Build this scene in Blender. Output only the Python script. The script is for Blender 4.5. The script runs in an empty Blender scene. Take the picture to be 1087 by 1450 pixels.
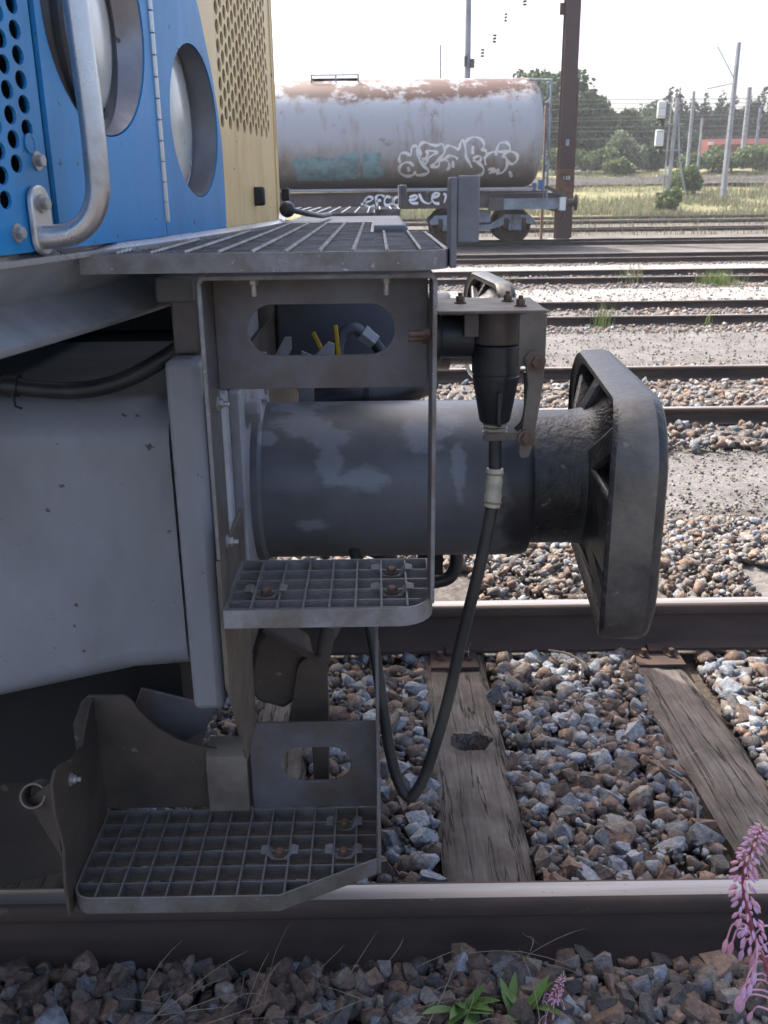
import bpy, bmesh, math, random
import numpy as np
from mathutils import Vector, Matrix, noise as mnoise
R = math.radians
random.seed(7)
rng = np.random.default_rng(7)
SC = bpy.context.scene
COL = SC.collection

# ------------------------------------------------------------------ camera
cam = bpy.data.cameras.new("camera")
cam.sensor_width = 36.0
cam.lens = 36.0 * 1330.85 / 1450.0
cam.clip_start = 0.05
cam.clip_end = 2000
cam.dof.use_dof = True
cam.dof.focus_distance = 1.75
cam.dof.aperture_fstop = 15
cam_o = bpy.data.objects.new("camera", cam)
COL.objects.link(cam_o)
_p, _r, _y = R(18.977), R(0.692), R(0.203)
_f = Vector((math.sin(_y) * math.cos(_p), math.cos(_y) * math.cos(_p), -math.sin(_p)))
_rt = Vector((math.cos(_y), -math.sin(_y), 0))
_up = _rt.cross(_f)
_R = math.cos(_r) * _rt - math.sin(_r) * _up
_U = math.cos(_r) * _up + math.sin(_r) * _rt
m = Matrix((_R, _U, -_f)).transposed().to_4x4()
m.translation = Vector((0, -2.432, 1.457))
cam_o.matrix_world = m
SC.camera = cam_o

# ------------------------------------------------------------------ light
SUN_EL, SUN_AZ = 52.0, -42.0            # azimuth measured from +Y towards +X
w = bpy.data.worlds.new("World")
SC.world = w
w.use_nodes = True
nt = w.node_tree
nt.nodes.clear()
sky = nt.nodes.new("ShaderNodeTexSky")
sky.sky_type = 'NISHITA'
sky.sun_disc = False
sky.sun_elevation = R(SUN_EL)
sky.sun_rotation = R(SUN_AZ)
sky.air_density = 0.68
sky.dust_density = 5.5
sky.ozone_density = 0.15
bg = nt.nodes.new("ShaderNodeBackground")
bg.inputs["Strength"].default_value = 0.15
wo = nt.nodes.new("ShaderNodeOutputWorld")
nt.links.new(sky.outputs[0], bg.inputs[0])
nt.links.new(bg.outputs[0], wo.inputs[0])
sun = bpy.data.lights.new("sun", 'SUN')
sun.energy = 2.6
sun.angle = R(0.6)
sun.color = (1.0, 0.95, 0.87)
sun_o = bpy.data.objects.new("sun", sun)
COL.objects.link(sun_o)
sd = Vector((math.sin(R(SUN_AZ)) * math.cos(R(SUN_EL)), math.cos(R(SUN_AZ)) * math.cos(R(SUN_EL)), math.sin(R(SUN_EL))))
sun_o.rotation_euler = sd.to_track_quat('Z', 'Y').to_euler()
sun_o.location = sd * 50
SC.view_settings.view_transform = 'Standard'
SC.view_settings.look = 'None'
SC.view_settings.exposure = 1.6
SC.view_settings.gamma = 1
SC.view_settings.use_curve_mapping = False
SC.cycles.use_denoising = True
SC.cycles.max_bounces = 8
SC.cycles.volume_bounces = 0
SC.cycles.caustics_reflective = False
SC.cycles.caustics_refractive = False

# ------------------------------------------------------------------ materials
MATS = {}


def nd(t, typ, **kw):
    n = t.nodes.new(typ)
    for k, v in kw.items():
        if k in n.inputs:
            n.inputs[k].default_value = v
        else:
            setattr(n, k, v)
    return n


def rgb(c):
    return (c[0], c[1], c[2], 1.0)


def mat(name, base, rough=0.6, metal=0.0, dirt=None, dirt_amt=0.45, dscale=6.0, var=0.12, bump=0.15, bscale=120.0,
        stretch=(1, 1, 1), spots=None, spot_amt=0.0, spot_scale=60.0, spec=0.5, coat=0.0, bdist=0.002, rough_var=0.15):
    """procedural surface: base colour with broad tone variation, patches of dirt, small specks and fine relief"""
    if name in MATS:
        return MATS[name]
    mt = bpy.data.materials.new(name)
    mt.use_nodes = True
    t = mt.node_tree
    b = t.nodes["Principled BSDF"]
    tc = nd(t, "ShaderNodeTexCoord")
    mp = nd(t, "ShaderNodeMapping")
    mp.inputs["Scale"].default_value = stretch
    t.links.new(tc.outputs["Object"], mp.inputs[0])
    n1 = nd(t, "ShaderNodeTexNoise", Scale=dscale, Detail=7.0, Roughness=0.62)
    n2 = nd(t, "ShaderNodeTexNoise", Scale=dscale * 5.3, Detail=5.0, Roughness=0.6)
    for n in (n1, n2):
        t.links.new(mp.outputs[0], n.inputs["Vector"])
    hsv = nd(t, "ShaderNodeMix", data_type='RGBA', blend_type='MIX')
    hsv.inputs[6].default_value = rgb([c * (1 - var) for c in base])
    hsv.inputs[7].default_value = rgb([min(1, c * (1 + var)) for c in base])
    t.links.new(n2.outputs[0], hsv.inputs[0])
    out = hsv.outputs[2]
    if dirt is not None:
        rp = nd(t, "ShaderNodeValToRGB")
        rp.color_ramp.elements[0].position = 0.62 - dirt_amt * 0.42
        rp.color_ramp.elements[1].position = 0.80 - dirt_amt * 0.30
        t.links.new(n1.outputs[0], rp.inputs[0])
        mx = nd(t, "ShaderNodeMix", data_type='RGBA')
        t.links.new(rp.outputs[0], mx.inputs[0])
        t.links.new(out, mx.inputs[6])
        mx.inputs[7].default_value = rgb(dirt)
        out = mx.outputs[2]
    if spots is not None:
        n3 = nd(t, "ShaderNodeTexNoise", Scale=spot_scale, Detail=3.0, Roughness=0.5)
        t.links.new(tc.outputs["Object"], n3.inputs["Vector"])
        rp = nd(t, "ShaderNodeValToRGB")
        rp.color_ramp.elements[0].position = 0.70 - spot_amt * 0.2
        rp.color_ramp.elements[1].position = 0.74 - spot_amt * 0.2
        t.links.new(n3.outputs[0], rp.inputs[0])
        mx = nd(t, "ShaderNodeMix", data_type='RGBA')
        t.links.new(rp.outputs[0], mx.inputs[0])
        t.links.new(out, mx.inputs[6])
        mx.inputs[7].default_value = rgb(spots)
        out = mx.outputs[2]
    t.links.new(out, b.inputs["Base Color"])
    mr = nd(t, "ShaderNodeMapRange")
    mr.inputs[3].default_value = max(0.05, rough - rough_var)
    mr.inputs[4].default_value = min(1, rough + rough_var)
    t.links.new(n1.outputs[0], mr.inputs[0])
    t.links.new(mr.outputs[0], b.inputs["Roughness"])
    b.inputs["Metallic"].default_value = metal
    b.inputs["Specular IOR Level"].default_value = spec
    if coat:
        b.inputs["Coat Weight"].default_value = coat
        b.inputs["Coat Roughness"].default_value = 0.15
    if bump:
        nb = nd(t, "ShaderNodeTexNoise", Scale=bscale, Detail=4.0, Roughness=0.6)
        t.links.new(mp.outputs[0], nb.inputs["Vector"])
        bp = nd(t, "ShaderNodeBump", Strength=bump, Distance=bdist)
        t.links.new(nb.outputs[0], bp.inputs["Height"])
        t.links.new(bp.outputs[0], b.inputs["Normal"])
    MATS[name] = mt
    return mt


BLUE = (0.010, 0.245, 0.57)
YELL = (0.80, 0.585, 0.27)
M_blue = mat("blue_paint", BLUE, 0.36, dirt=(0.022, 0.185, 0.40), dirt_amt=0.38, dscale=9, var=0.12, bump=0.10, bscale=8, bdist=0.012, spots=(0.02, 0.045, 0.08), spot_amt=0.035, spot_scale=75, stretch=(1, 1, .35))
M_yellow = mat("yellow_paint", YELL, 0.42, dirt=(0.62, 0.42, 0.18), dirt_amt=0.4, dscale=9, var=0.08, bump=0.04, spots=(0.22, 0.14, 0.07), spot_amt=0.03, spot_scale=80, stretch=(1, 1, .4))
M_grey = mat("grey_frame_paint", (0.285, 0.308, 0.340), 0.42, dirt=(0.215, 0.222, 0.235), dirt_amt=0.5, dscale=4, var=0.10, bump=0.10, bscale=14, bdist=0.006, spots=(0.07, 0.066, 0.064), spot_amt=0.03, spot_scale=52, stretch=(1, 1, .45))
M_greyd = mat("dark_grey_paint", (0.10, 0.115, 0.14), 0.5, dirt=(0.085, 0.08, 0.08), dirt_amt=0.5, dscale=5, var=0.12, bump=0.06, stretch=(1, 1, .4))
M_valance = mat("valance_paint", (0.42, 0.45, 0.485), 0.32, 0.25, dirt=(0.20, 0.20, 0.205), dirt_amt=0.45, dscale=4, var=0.1, bump=0.04)
M_lightgrey = mat("light_grey_paint", (0.36, 0.385, 0.42), 0.5, dirt=(0.22, 0.21, 0.2), dirt_amt=0.45, dscale=9, var=0.08, bump=0.06)
M_galv = mat("galvanised_steel", (0.255, 0.253, 0.257), 0.55, 0.2, dirt=(0.155, 0.135, 0.115), dirt_amt=0.55, dscale=18, var=0.22, bump=0.25, bscale=150, spots=(0.36, 0.37, 0.38), spot_amt=0.12, spot_scale=160)
M_bracket = mat("bracket_steel", (0.135, 0.135, 0.145), 0.52, 0.15, dirt=(0.10, 0.072, 0.056), dirt_amt=0.5, dscale=9, var=0.12, bump=0.1, bscale=180)
M_brown = mat("brown_soiled_steel", (0.095, 0.073, 0.055), 0.6, 0.1, dirt=(0.055, 0.045, 0.038), dirt_amt=0.5, dscale=8, var=0.2, bump=0.15, spots=(0.19, 0.17, 0.14), spot_amt=0.03, spot_scale=40)
M_tan = mat("dusty_tan_steel", (0.17, 0.145, 0.115), 0.65, 0.0, dirt=(0.10, 0.08, 0.062), dirt_amt=0.5, dscale=12, var=0.2, bump=0.15)
M_dark = mat("black_parts_and_shade", (0.012, 0.012, 0.013), 0.8, dirt=(0.02, 0.017, 0.014), dscale=4, bump=0.1)  # near-black: shade under and inside the locomotive is put into this colour
M_sooty = mat("sooty_brown_plate", (0.042, 0.034, 0.027), 0.75, dirt=(0.025, 0.021, 0.018), dirt_amt=0.5, dscale=5, var=0.25, bump=0.2, spots=(0.085, 0.07, 0.055), spot_amt=0.03, spot_scale=30)
M_black = mat("black_rubber", (0.016, 0.017, 0.019), 0.42, dirt=(0.035, 0.034, 0.034), dirt_amt=0.4, dscale=14, var=0.3, bump=0.12)
M_plug = mat("black_plug_plastic", (0.02, 0.022, 0.026), 0.38, dirt=(0.045, 0.045, 0.047), dirt_amt=0.35, dscale=20, var=0.3, bump=0.08)
M_hose = mat("hose_rubber", (0.022, 0.024, 0.024), 0.5, dirt=(0.055, 0.052, 0.046), dirt_amt=0.45, dscale=12, var=0.3, bump=0.1)
M_grease = mat("greasy_black_steel", (0.024, 0.025, 0.027), 0.36, 0.15, dirt=(0.085, 0.08, 0.074), dirt_amt=0.42, dscale=13, var=0.35, bump=0.7, bscale=85, spots=(0.16, 0.155, 0.14), spot_amt=0.04, spot_scale=45, bdist=0.004, rough_var=0.25)
M_alu = mat("worn_aluminium", (0.56, 0.565, 0.58), 0.30, 0.8, dirt=(0.36, 0.345, 0.335), dirt_amt=0.25, dscale=16, var=0.08, bump=0.06, spots=(0.12, 0.11, 0.10), spot_amt=0.05, spot_scale=70)
M_bolt = mat("zinc_bolt", (0.42, 0.41, 0.39), 0.4, 0.5, dirt=(0.28, 0.24, 0.20), dirt_amt=0.2, dscale=40, bump=0.05)
M_rustbolt = mat("rusty_bolt", (0.19, 0.12, 0.085), 0.6, 0.3, dirt=(0.10, 0.06, 0.045), dscale=40, bump=0.2)
M_ring = mat("lamp_ring_metal", (0.30, 0.30, 0.32), 0.34, 0.55, dirt=(0.20, 0.18, 0.175), dirt_amt=0.45, dscale=7, var=0.1, bump=0.05, spots=(0.07, 0.065, 0.06), spot_amt=0.06, spot_scale=50)
M_lens = mat("dusty_lamp_lens", (0.56, 0.57, 0.53), 0.22, 0, dirt=(0.44, 0.45, 0.40), dirt_amt=0.4, dscale=11, var=0.05, bump=0.08, bscale=60, spots=(0.22, 0.22, 0.18), spot_amt=0.05, spot_scale=70, coat=0.5)
M_tape = mat("cream_tape", (0.55, 0.50, 0.38), 0.55, dirt=(0.36, 0.31, 0.23), dirt_amt=0.45, dscale=30, var=0.1, bump=0.3, bscale=90)
M_ytap = mat("yellow_tap", (0.72, 0.48, 0.02), 0.4, dirt=(0.5, 0.32, 0.02), dscale=20, bump=0.05)
M_railtop = mat("polished_rail_top", (0.33, 0.312, 0.30), 0.38, 0.4, dirt=(0.20, 0.178, 0.165), dirt_amt=0.5, dscale=5, var=0.15, stretch=(.12, 3, 3), bump=0.06, spots=(0.12, 0.10, 0.09), spot_amt=0.0)
M_railside = mat("rusty_rail_side", (0.078, 0.052, 0.040), 0.8, 0.0, dirt=(0.048, 0.034, 0.028), dirt_amt=0.5, dscale=4, var=0.2, stretch=(.5, 1, 1), bump=0.3, bscale=70, spots=(0.16, 0.10, 0.065), spot_amt=0.02, spot_scale=14)
M_rust = mat("dark_rust", (0.085, 0.048, 0.034), 0.8, dirt=(0.05, 0.032, 0.026), dscale=3, var=0.25, bump=0.3, bscale=40)
M_post = mat("brown_post_paint", (0.080, 0.050, 0.044), 0.6, dirt=(0.11, 0.062, 0.04), dirt_amt=0.3, dscale=2.0, var=0.15, bump=0.05, bscale=20)
M_pole = mat("pale_concrete_pole", (0.34, 0.355, 0.38), 0.8, dirt=(0.26, 0.27, 0.28), dscale=1.5, var=0.1, bump=0.05, bscale=10)
M_wagblue = mat("pale_blue_wagon_paint", (0.25, 0.31, 0.37), 0.6, dirt=(0.15, 0.14, 0.13), dirt_amt=0.5, dscale=2.2, var=0.12, bump=0.05, bscale=20)
M_wagbrown = mat("brown_wagon_frame", (0.085, 0.065, 0.06), 0.7, dirt=(0.12, 0.10, 0.09), dirt_amt=0.4, dscale=1.6, var=0.15, bump=0.08, bscale=20)
M_white = mat("white_paint", (0.72, 0.73, 0.72), 0.6, var=0.04, bump=0)
M_graf = mat("white_spray_paint", (0.84, 0.86, 0.87), 0.6, var=0.05, dirt=(0.6, 0.6, 0.58), dirt_amt=0.3, dscale=6, bump=0)
M_red = mat("red_wagon_paint", (0.22, 0.055, 0.045), 0.7, dirt=(0.15, 0.05, 0.04), dscale=0.6, var=0.15, bump=0)
M_stem = mat("fireweed_stem", (0.30, 0.06, 0.09), 0.5, dirt=(0.22, 0.12, 0.07), dscale=25, bump=0.05)
M_pink = mat("fireweed_pink", (0.58, 0.29, 0.45), 0.6, dirt=(0.62, 0.42, 0.50), dirt_amt=0.5, dscale=45, var=0.15, bump=0.06)
M_rose = mat("fireweed_rose", (0.64, 0.32, 0.42), 0.5, dirt=(0.66, 0.34, 0.42), dirt_amt=0.45, dscale=45, var=0.12, bump=0.06)
M_lilac = mat("fireweed_lilac", (0.58, 0.36, 0.56), 0.5, dirt=(0.64, 0.42, 0.66), dirt_amt=0.5, dscale=45, var=0.1, bump=0.06)
M_leaf = mat("weed_leaf", (0.085, 0.17, 0.035), 0.5, dirt=(0.13, 0.21, 0.05), dirt_amt=0.5, dscale=20, var=0.3, bump=0.1)
M_straw = mat("dry_grass", (0.30, 0.245, 0.16), 0.7, dirt=(0.18, 0.14, 0.10), dirt_amt=0.5, dscale=9, var=0.3, bump=0)
M_insul = mat("glazed_insulator", (0.10, 0.085, 0.075), 0.3, bump=0)
M_wire = mat("weathered_copper_wire", (0.13, 0.15, 0.14), 0.6, bump=0)

for mtl in (M_pink, M_rose, M_lilac, M_leaf):
    b_ = mtl.node_tree.nodes["Principled BSDF"]
    b_.inputs["Subsurface Weight"].default_value = 0.15
    b_.inputs["Subsurface Radius"].default_value = (0.01, 0.005, 0.004)


def livery_material():
    """blue cab paint with the cream-yellow nose colour sweeping up beside the lamp (painted livery line)"""
    mt = M_blue.copy()
    mt.name = "blue_and_yellow_livery"
    t = mt.node_tree
    b = t.nodes["Principled BSDF"]
    src = b.inputs["Base Color"].links[0].from_socket
    tc = [n for n in t.nodes if n.type == 'TEX_COORD'][0]
    sp = nd(t, "ShaderNodeSeparateXYZ")
    t.links.new(tc.outputs["Object"], sp.inputs[0])
    mr = nd(t, "ShaderNodeMapRange")
    mr.inputs[1].default_value = 1.40
    mr.inputs[2].default_value = 1.90
    t.links.new(sp.outputs[2], mr.inputs[0])
    fc = nd(t, "ShaderNodeFloatCurve")
    c = fc.mapping.curves[0]
    pts = [(0.0, 0.50), (0.26, 0.505), (0.36, 0.48), (0.45, 0.445), (0.53, 0.40), (0.61, 0.355), (0.8, 0.2), (1.0, 0.0)]
    c.points[0].location = pts[0]
    c.points[1].location = pts[-1]
    for p in pts[1:-1]:
        c.points.new(*p)
    fc.mapping.update()
    t.links.new(mr.outputs[0], fc.inputs[1])
    # boundary Y = -1.125 + v*0.5
    ma = nd(t, "ShaderNodeMath", operation='MULTIPLY_ADD')
    ma.inputs[1].default_value = 0.5
    ma.inputs[2].default_value = -1.127
    t.links.new(fc.outputs[0], ma.inputs[0])
    gt = nd(t, "ShaderNodeMath", operation='GREATER_THAN')
    t.links.new(sp.outputs[1], gt.inputs[0])
    t.links.new(ma.outputs[0], gt.inputs[1])
    mx = nd(t, "ShaderNodeMix", data_type='RGBA')
    t.links.new(gt.outputs[0], mx.inputs[0])
    t.links.new(src, mx.inputs[6])
    mx.inputs[7].default_value = rgb(YELL)
    t.links.new(mx.outputs[2], b.inputs["Base Color"])
    return mt


M_livery = livery_material()


def attr_material(name, rough=0.8, bump=0.6, bscale=90, grain=0.35, gscale=55):
    """colour comes from a per-piece colour attribute (each stone its own rock colour), with mineral grain"""
    mt = bpy.data.materials.new(name)
    mt.use_nodes = True
    t = mt.node_tree
    b = t.nodes["Principled BSDF"]
    at = nd(t, "ShaderNodeVertexColor", layer_name="rock")
    ge = nd(t, "ShaderNodeNewGeometry")
    n = nd(t, "ShaderNodeTexNoise", Scale=gscale, Detail=6.0, Roughness=0.7)
    t.links.new(ge.outputs["Position"], n.inputs["Vector"])
    mr = nd(t, "ShaderNodeMapRange")
    mr.inputs[1].default_value = 0.3
    mr.inputs[2].default_value = 0.7
    mr.inputs[3].default_value = 1 - grain
    mr.inputs[4].default_value = 1 + grain
    t.links.new(n.outputs[0], mr.inputs[0])
    mx = nd(t, "ShaderNodeMix", data_type='RGBA', blend_type='MULTIPLY')
    mx.inputs[0].default_value = 1.0
    t.links.new(at.outputs[0], mx.inputs[6])
    t.links.new(mr.outputs[0], mx.inputs[7])
    t.links.new(mx.outputs[2], b.inputs["Base Color"])
    b.inputs["Roughness"].default_value = rough
    b.inputs["Specular IOR Level"].default_value = 0.35
    n2 = nd(t, "ShaderNodeTexNoise", Scale=bscale, Detail=5.0, Roughness=0.65)
    t.links.new(ge.outputs["Position"], n2.inputs["Vector"])
    bp = nd(t, "ShaderNodeBump", Strength=bump, Distance=0.007)
    t.links.new(n2.outputs[0], bp.inputs["Height"])
    t.links.new(bp.outputs[0], b.inputs["Normal"])
    return mt


M_rock = attr_material("ballast_rock", 0.85, 1.0, 70, 0.5, 75)
M_foliage = attr_material("foliage", 0.6, 0.0, 10, 0.3, 2.0)
_b = M_foliage.node_tree.nodes["Principled BSDF"]
_b.inputs["Specular IOR Level"].default_value = 0.2
_t = M_foliage.node_tree
_tr = nd(_t, "ShaderNodeBsdfTranslucent")
_cs = _b.inputs["Base Color"].links[0].from_socket
_t.links.new(_cs, _tr.inputs["Color"])
_mx = nd(_t, "ShaderNodeMixShader")
_mx.inputs[0].default_value = 0.25
_t.links.new(_b.outputs[0], _mx.inputs[1])
_t.links.new(_tr.outputs[0], _mx.inputs[2])
_t.links.new(_mx.outputs[0], [n for n in _t.nodes if n.type == 'OUTPUT_MATERIAL'][0].inputs["Surface"])


def wood_material():
    mt = bpy.data.materials.new("weathered_sleeper_wood")
    mt.use_nodes = True
    t = mt.node_tree
    b = t.nodes["Principled BSDF"]
    tc = nd(t, "ShaderNodeTexCoord")
    mp = nd(t, "ShaderNodeMapping")
    mp.inputs["Scale"].default_value = (1, 0.045, 1)
    oi = nd(t, "ShaderNodeObjectInfo")
    t.links.new(tc.outputs["Object"], mp.inputs[0])
    fine = nd(t, "ShaderNodeTexNoise", Scale=110.0, Detail=8.0, Roughness=0.75)
    fine.noise_dimensions = '4D'
    t.links.new(oi.outputs["Random"], fine.inputs["W"])
    crack = nd(t, "ShaderNodeTexNoise", Scale=17.0, Detail=5.0, Roughness=0.6, Distortion=0.35)
    crack.noise_dimensions = '4D'
    t.links.new(oi.outputs["Random"], crack.inputs["W"])
    patch = nd(t, "ShaderNodeTexNoise", Scale=6.0, Detail=5.0, Roughness=0.6)
    t.links.new(mp.outputs[0], fine.inputs["Vector"])
    t.links.new(mp.outputs[0], crack.inputs["Vector"])
    t.links.new(tc.outputs["Object"], patch.inputs["Vector"])
    r1 = nd(t, "ShaderNodeValToRGB")
    e = r1.color_ramp.elements
    e[0].position, e[0].color = 0.25, (0.050, 0.045, 0.041, 1)
    e[1].position, e[1].color = 0.75, (0.19, 0.172, 0.160, 1)
    t.links.new(fine.outputs[0], r1.inputs[0])
    r2 = nd(t, "ShaderNodeValToRGB")
    e = r2.color_ramp.elements
    e[0].position, e[0].color = 0.35, (0.62, 0.58, 0.55, 1)
    e[1].position, e[1].color = 0.66, (1.30, 1.26, 1.22, 1)
    t.links.new(patch.outputs[0], r2.inputs[0])
    mx = nd(t, "ShaderNodeMix", data_type='RGBA', blend_type='MULTIPLY')
    mx.inputs[0].default_value = 1
    t.links.new(r1.outputs[0], mx.inputs[6])
    t.links.new(r2.outputs[0], mx.inputs[7])
    # narrow dark cracks where the stretched noise crosses its mid value
    ab = nd(t, "ShaderNodeMath", operation='SUBTRACT')
    ab.inputs[1].default_value = 0.5
    t.links.new(crack.outputs[0], ab.inputs[0])
    ab2 = nd(t, "ShaderNodeMath", operation='ABSOLUTE')
    t.links.new(ab.outputs[0], ab2.inputs[0])
    r3 = nd(t, "ShaderNodeValToRGB")
    e = r3.color_ramp.elements
    e[0].position, e[0].color = 0.002, (0.20, 0.19, 0.18, 1)
    e[1].position, e[1].color = 0.011, (1, 1, 1, 1)
    t.links.new(ab2.outputs[0], r3.inputs[0])
    mx2 = nd(t, "ShaderNodeMix", data_type='RGBA', blend_type='MULTIPLY')
    mx2.inputs[0].default_value = 1
    t.links.new(mx.outputs[2], mx2.inputs[6])
    t.links.new(r3.outputs[0], mx2.inputs[7])
    t.links.new(mx2.outputs[2], b.inputs["Base Color"])
    b.inputs["Roughness"].default_value = 0.85
    b.inputs["Specular IOR Level"].default_value = 0.25
    ad = nd(t, "ShaderNodeMath", operation='MULTIPLY_ADD')
    ad.inputs[1].default_value = 0.35
    t.links.new(fine.outputs[0], ad.inputs[0])
    t.links.new(r3.outputs[0], ad.inputs[2])
    bp = nd(t, "ShaderNodeBump", Strength=0.8, Distance=0.006)
    t.links.new(ad.outputs[0], bp.inputs["Height"])
    t.links.new(bp.outputs[0], b.inputs["Normal"])
    return mt


M_wood = wood_material()


def tank_material():
    """pale blue tank paint, rusted through along the crown, brown streaks below"""
    mt = bpy.data.materials.new("rusting_pale_tank_paint")
    mt.use_nodes = True
    t = mt.node_tree
    b = t.nodes["Principled BSDF"]
    tc = nd(t, "ShaderNodeTexCoord")
    sp = nd(t, "ShaderNodeSeparateXYZ")
    t.links.new(tc.outputs["Object"], sp.inputs[0])
    mp = nd(t, "ShaderNodeMapping")
    mp.inputs["Scale"].default_value = (1, 1, 0.22)
    t.links.new(tc.outputs["Object"], mp.inputs[0])
    mp2 = nd(t, "ShaderNodeMapping")
    mp2.inputs["Scale"].default_value = (1, .5, 1.6)
    t.links.new(tc.outputs["Object"], mp2.inputs[0])
    n1 = nd(t, "ShaderNodeTexNoise", Scale=1.7, Detail=8.0, Roughness=0.62)
    t.links.new(tc.outputs["Object"], n1.inputs["Vector"])
    n2 = nd(t, "ShaderNodeTexNoise", Scale=2.6, Detail=8.0, Roughness=0.65)
    t.links.new(mp.outputs[0], n2.inputs["Vector"])
    n3 = nd(t, "ShaderNodeTexNoise", Scale=8, Detail=6.0, Roughness=0.6)
    t.links.new(mp.outputs[0], n3.inputs["Vector"])

    def ramp(sock, a, b_):
        r = nd(t, "ShaderNodeMapRange")
        r.inputs[1].default_value = a
        r.inputs[2].default_value = b_
        t.links.new(sock, r.inputs[0])
        return r.outputs[0]

    def mth(op, a, b_):
        n = nd(t, "ShaderNodeMath", operation=op)
        for i, v in enumerate((a, b_)):
            if isinstance(v, float):
                n.inputs[i].default_value = v
            else:
                t.links.new(v, n.inputs[i])
        return n.outputs[0]

    def mix(f, a, c):
        n = nd(t, "ShaderNodeMix", data_type='RGBA')
        t.links.new(f, n.inputs[0])
        if isinstance(a, tuple):
            n.inputs[6].default_value = rgb(a)
        else:
            t.links.new(a, n.inputs[6])
        n.inputs[7].default_value = rgb(c)
        return n.outputs[2]
    z = sp.outputs[2]
    low = ramp(mth('ADD', mth('MULTIPLY', n2.outputs[0], 1.1), mth('MULTIPLY', z, -0.6)), -1.08, -0.55)
    col = mix(low, (0.45, 0.465, 0.485), (0.235, 0.20, 0.165))
    st = ramp(n2.outputs[0], 0.54, 0.72)
    col = mix(mth('MULTIPLY', st, 0.75), col, (0.27, 0.19, 0.13))
    blot = ramp(n1.outputs[0], 0.60, 0.70)
    col = mix(mth('MULTIPLY', blot, 0.8), col, (0.25, 0.14, 0.085))
    nb = nd(t, "ShaderNodeTexNoise", Scale=0.9, Detail=9.0, Roughness=0.7)
    t.links.new(mp2.outputs[0], nb.inputs["Vector"])
    patch = ramp(nb.outputs[0], 0.425, 0.515)
    zone = ramp(mth('ADD', mth('MULTIPLY', n1.outputs[0], .7), z), 3.95, 4.10)
    top = mth('MULTIPLY', patch, zone)
    col = mix(top, col, (0.105, 0.054, 0.042))
    ridge = ramp(mth('ADD', mth('MULTIPLY', n3.outputs[0], 0.35), z), 4.40, 4.46)
    col = mix(mth('MULTIPLY', ridge, 0.7), col, (0.50, 0.42, 0.40))
    t.links.new(col, b.inputs["Base Color"])
    b.inputs["Roughness"].default_value = 0.55
    return mt


M_tank = tank_material()


def teal_material():
    mt = mat("faded_teal_spray", (0.27, 0.47, 0.50), 0.6, dirt=(0.29, 0.40, 0.42), dirt_amt=0.5, dscale=2.2, var=0.15, bump=0)
    t = mt.node_tree
    b = t.nodes["Principled BSDF"]
    tc = [n for n in t.nodes if n.type == 'TEX_COORD'][0]
    n = nd(t, "ShaderNodeTexNoise", Scale=3.0, Detail=8.0, Roughness=0.7)
    t.links.new(tc.outputs["Object"], n.inputs["Vector"])
    r = nd(t, "ShaderNodeMapRange")
    r.inputs[1].default_value = 0.3
    r.inputs[2].default_value = 0.55
    r.inputs[3].default_value = 0.3
    r.inputs[4].default_value = 0.9
    t.links.new(n.outputs[0], r.inputs[0])
    t.links.new(r.outputs[0], b.inputs["Alpha"])
    return mt


M_teal = teal_material()


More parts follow.
